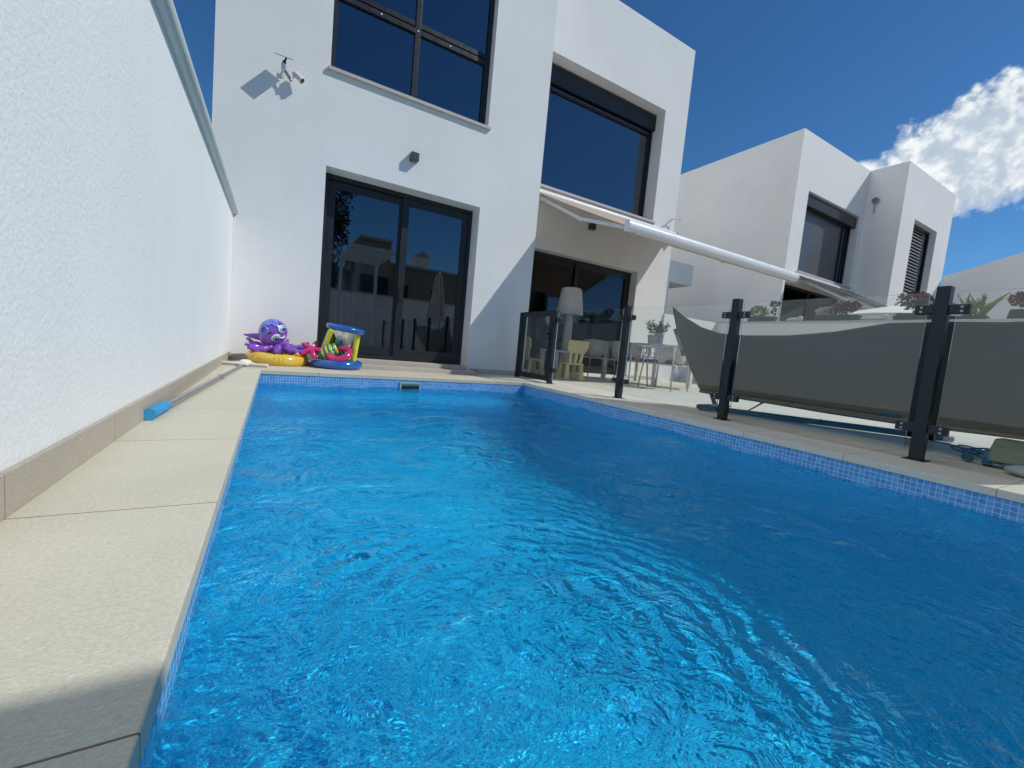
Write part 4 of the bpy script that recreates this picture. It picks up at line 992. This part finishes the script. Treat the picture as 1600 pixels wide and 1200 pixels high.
t = thing('sloping_wall', (19, -2, 0), 'tall white wall with rising top edge behind the planters at the right edge', 'wall')
MB().prism([(18.9, .62, -.045), (18.9, -6.8, -.045), (18.9, -6.8, 5.83), (18.9, -3.71, 5.47), (18.9, -1.0, 4.6), (18.9, .62, 4.07)], (.3, 0, 0)).build('wall_body', WHITE2, t)
tag(MB().box(10.45, 18.9, -9.4, .62, -.045, -.004).build('neighbour_terrace', TILE_S), kind='structure')

# ================================================================== BEHIND THE CAMERA (seen mirrored in the panes)
t = thing('rear_wall', (4, -9.55, 0), 'white capped boundary wall mirrored in the lower part of the sliding door', 'wall')
MB().box(-.68, 10.42, -9.7, -9.42, -.045, 2.0).build('wall_body', WHITE2, t); MB().box(-.7, 10.44, -9.73, -9.39, 2.0005, 2.06).build('wall_cap', SILL, t)
CLO = plain('closed_canvas', (.52, .50, .46), .85)
t = thing('closed_parasol', (5.3, -7.6, 0), 'closed pale parasol mirrored in the right leaf of the sliding door', 'parasol')
mb = MB(); K_ = 32; rows = []
vs = []
for i, (z, r_) in enumerate(((2.95, .03), (2.9, .09), (2.5, .15), (2.0, .21), (1.5, .28), (1.15, .33))):
    for k in range(K_): a_ = 2 * math.pi * k / K_; rr_ = r_ * (1 + .22 * math.cos(8 * a_) * (i > 0)); vs.append((5.3 + rr_ * math.cos(a_), -7.6 + rr_ * math.sin(a_), z))
fs = [(i * K_ + k, i * K_ + (k + 1) % K_, (i + 1) * K_ + (k + 1) % K_, (i + 1) * K_ + k) for i in range(5) for k in range(K_)] + [tuple(range(K_))]
mb.add(vs, fs); mb.build('canopy', CLO, t, True); MB().tube([(5.3, -7.6, .05), (5.3, -7.6, 3.0)], .025, 12).build('pole', GREY, t, True); mb = MB(); mb.lathe([(.3, .0005), (.3, .05), (.04, .08)], (5.3, -7.6, 0), 24); mb.build('base', POTD, t, True, auto=40)
t = thing('added_shade_canopy', (2.6, -7, 0), 'flat white canopy added out of view to shade the walkway, mirrored in the sliding door', 'canopy')
MB().box(1.95, 3.3, -8.6, -5.85, 3.0, 3.1).build('roof', WMET, t, bevel=.01)  # slab added behind the camera to cast shade on the near walkway
for x in (2.02, 3.22): MB().box(x - .05, x + .05, -8.5, -8.4, .0, 2.999).build('post', WMET, t, bevel=.005)
ST = stucco('sand_stucco', (.40, .33, .26), 40, .3, .004)
for (x0, x1, y1, z1, lb, wn_) in ((5.4, 7.6, -26, 7.6, 'tall sand coloured house mirrored left of centre in the sliding door', 2), (-9, 5.2, -30, 5.6, 'long sand coloured house mirrored at the left of the sliding door', 5), (7.9, 26, -29, 6.5, 'sand coloured terrace house with roof boxes mirrored in the right door leaf', 6)):
    t = thing('rear_house', ((x0 + x1) / 2, y1, 0), lb, 'house', 'houses across the back street')
    MB().box(x0, x1, y1 - 8, y1, -.05, z1).build('wall', ST, t)
    MB().box(x0 - .1, x1 + .1, y1 - 8.1, y1 + .15, z1, z1 + .2).build('roof', SILL, t)
    for k in range(wn_):
        xc = x0 + (x1 - x0) * (k + .5) / wn_
        for zc in (1.4, 4.2):
            if zc + .8 < z1: MB().box(xc - .5, xc + .5, y1 - .05, y1 + .02, zc - .7, zc + .8).build('window', BLK2, t)
    if wn_ > 2:
        ch = MB().box(x0 + 3, x0 + 4.2, y1 - 3, y1 - 1.8, z1 + .2, z1 + 1.5).build('chimney', WHITE2, t); MB().prism([(x0 + 2.9, y1 - 3.1, z1 + 1.5), (x0 + 4.3, y1 - 3.1, z1 + 1.5), (x0 + 3.6, y1 - 3.1, z1 + 2.0)], (0, 1.4, 0)).build('chimney_cap', SILL, ch)
t = thing('dark_tree', (2.2, -15, 0), 'tall dark tree mirrored at the left edge of the sliding door', 'tree')
MB().tube([(2.2, -15, -.05), (2.22, -15, 2.5), (2.2, -15.05, 6.0)], [.16, .12, .05], 10).build('trunk', plain('bark', (.10, .07, .05), .9), t, True)
mb = MB(); rnd = random.Random(9)
for k in range(46):
    z = rnd.uniform(2.0, 8.3); r_ = .95 * (1 - ((z - 4.6) / 4.4) ** 2) ** .5 if abs(z - 4.6) < 4.2 else .2; a_ = rnd.uniform(0, 6.28); q_ = rnd.uniform(.2, 1)
    leaves(mb, (2.2 + r_ * q_ * math.cos(a_), -15 + r_ * q_ * math.sin(a_), z), (.38, .38, .42), 90, .16, .3, k, .6)
mb.build('crown', leafm('tree_leaf', (.035, .06, .022)), t)
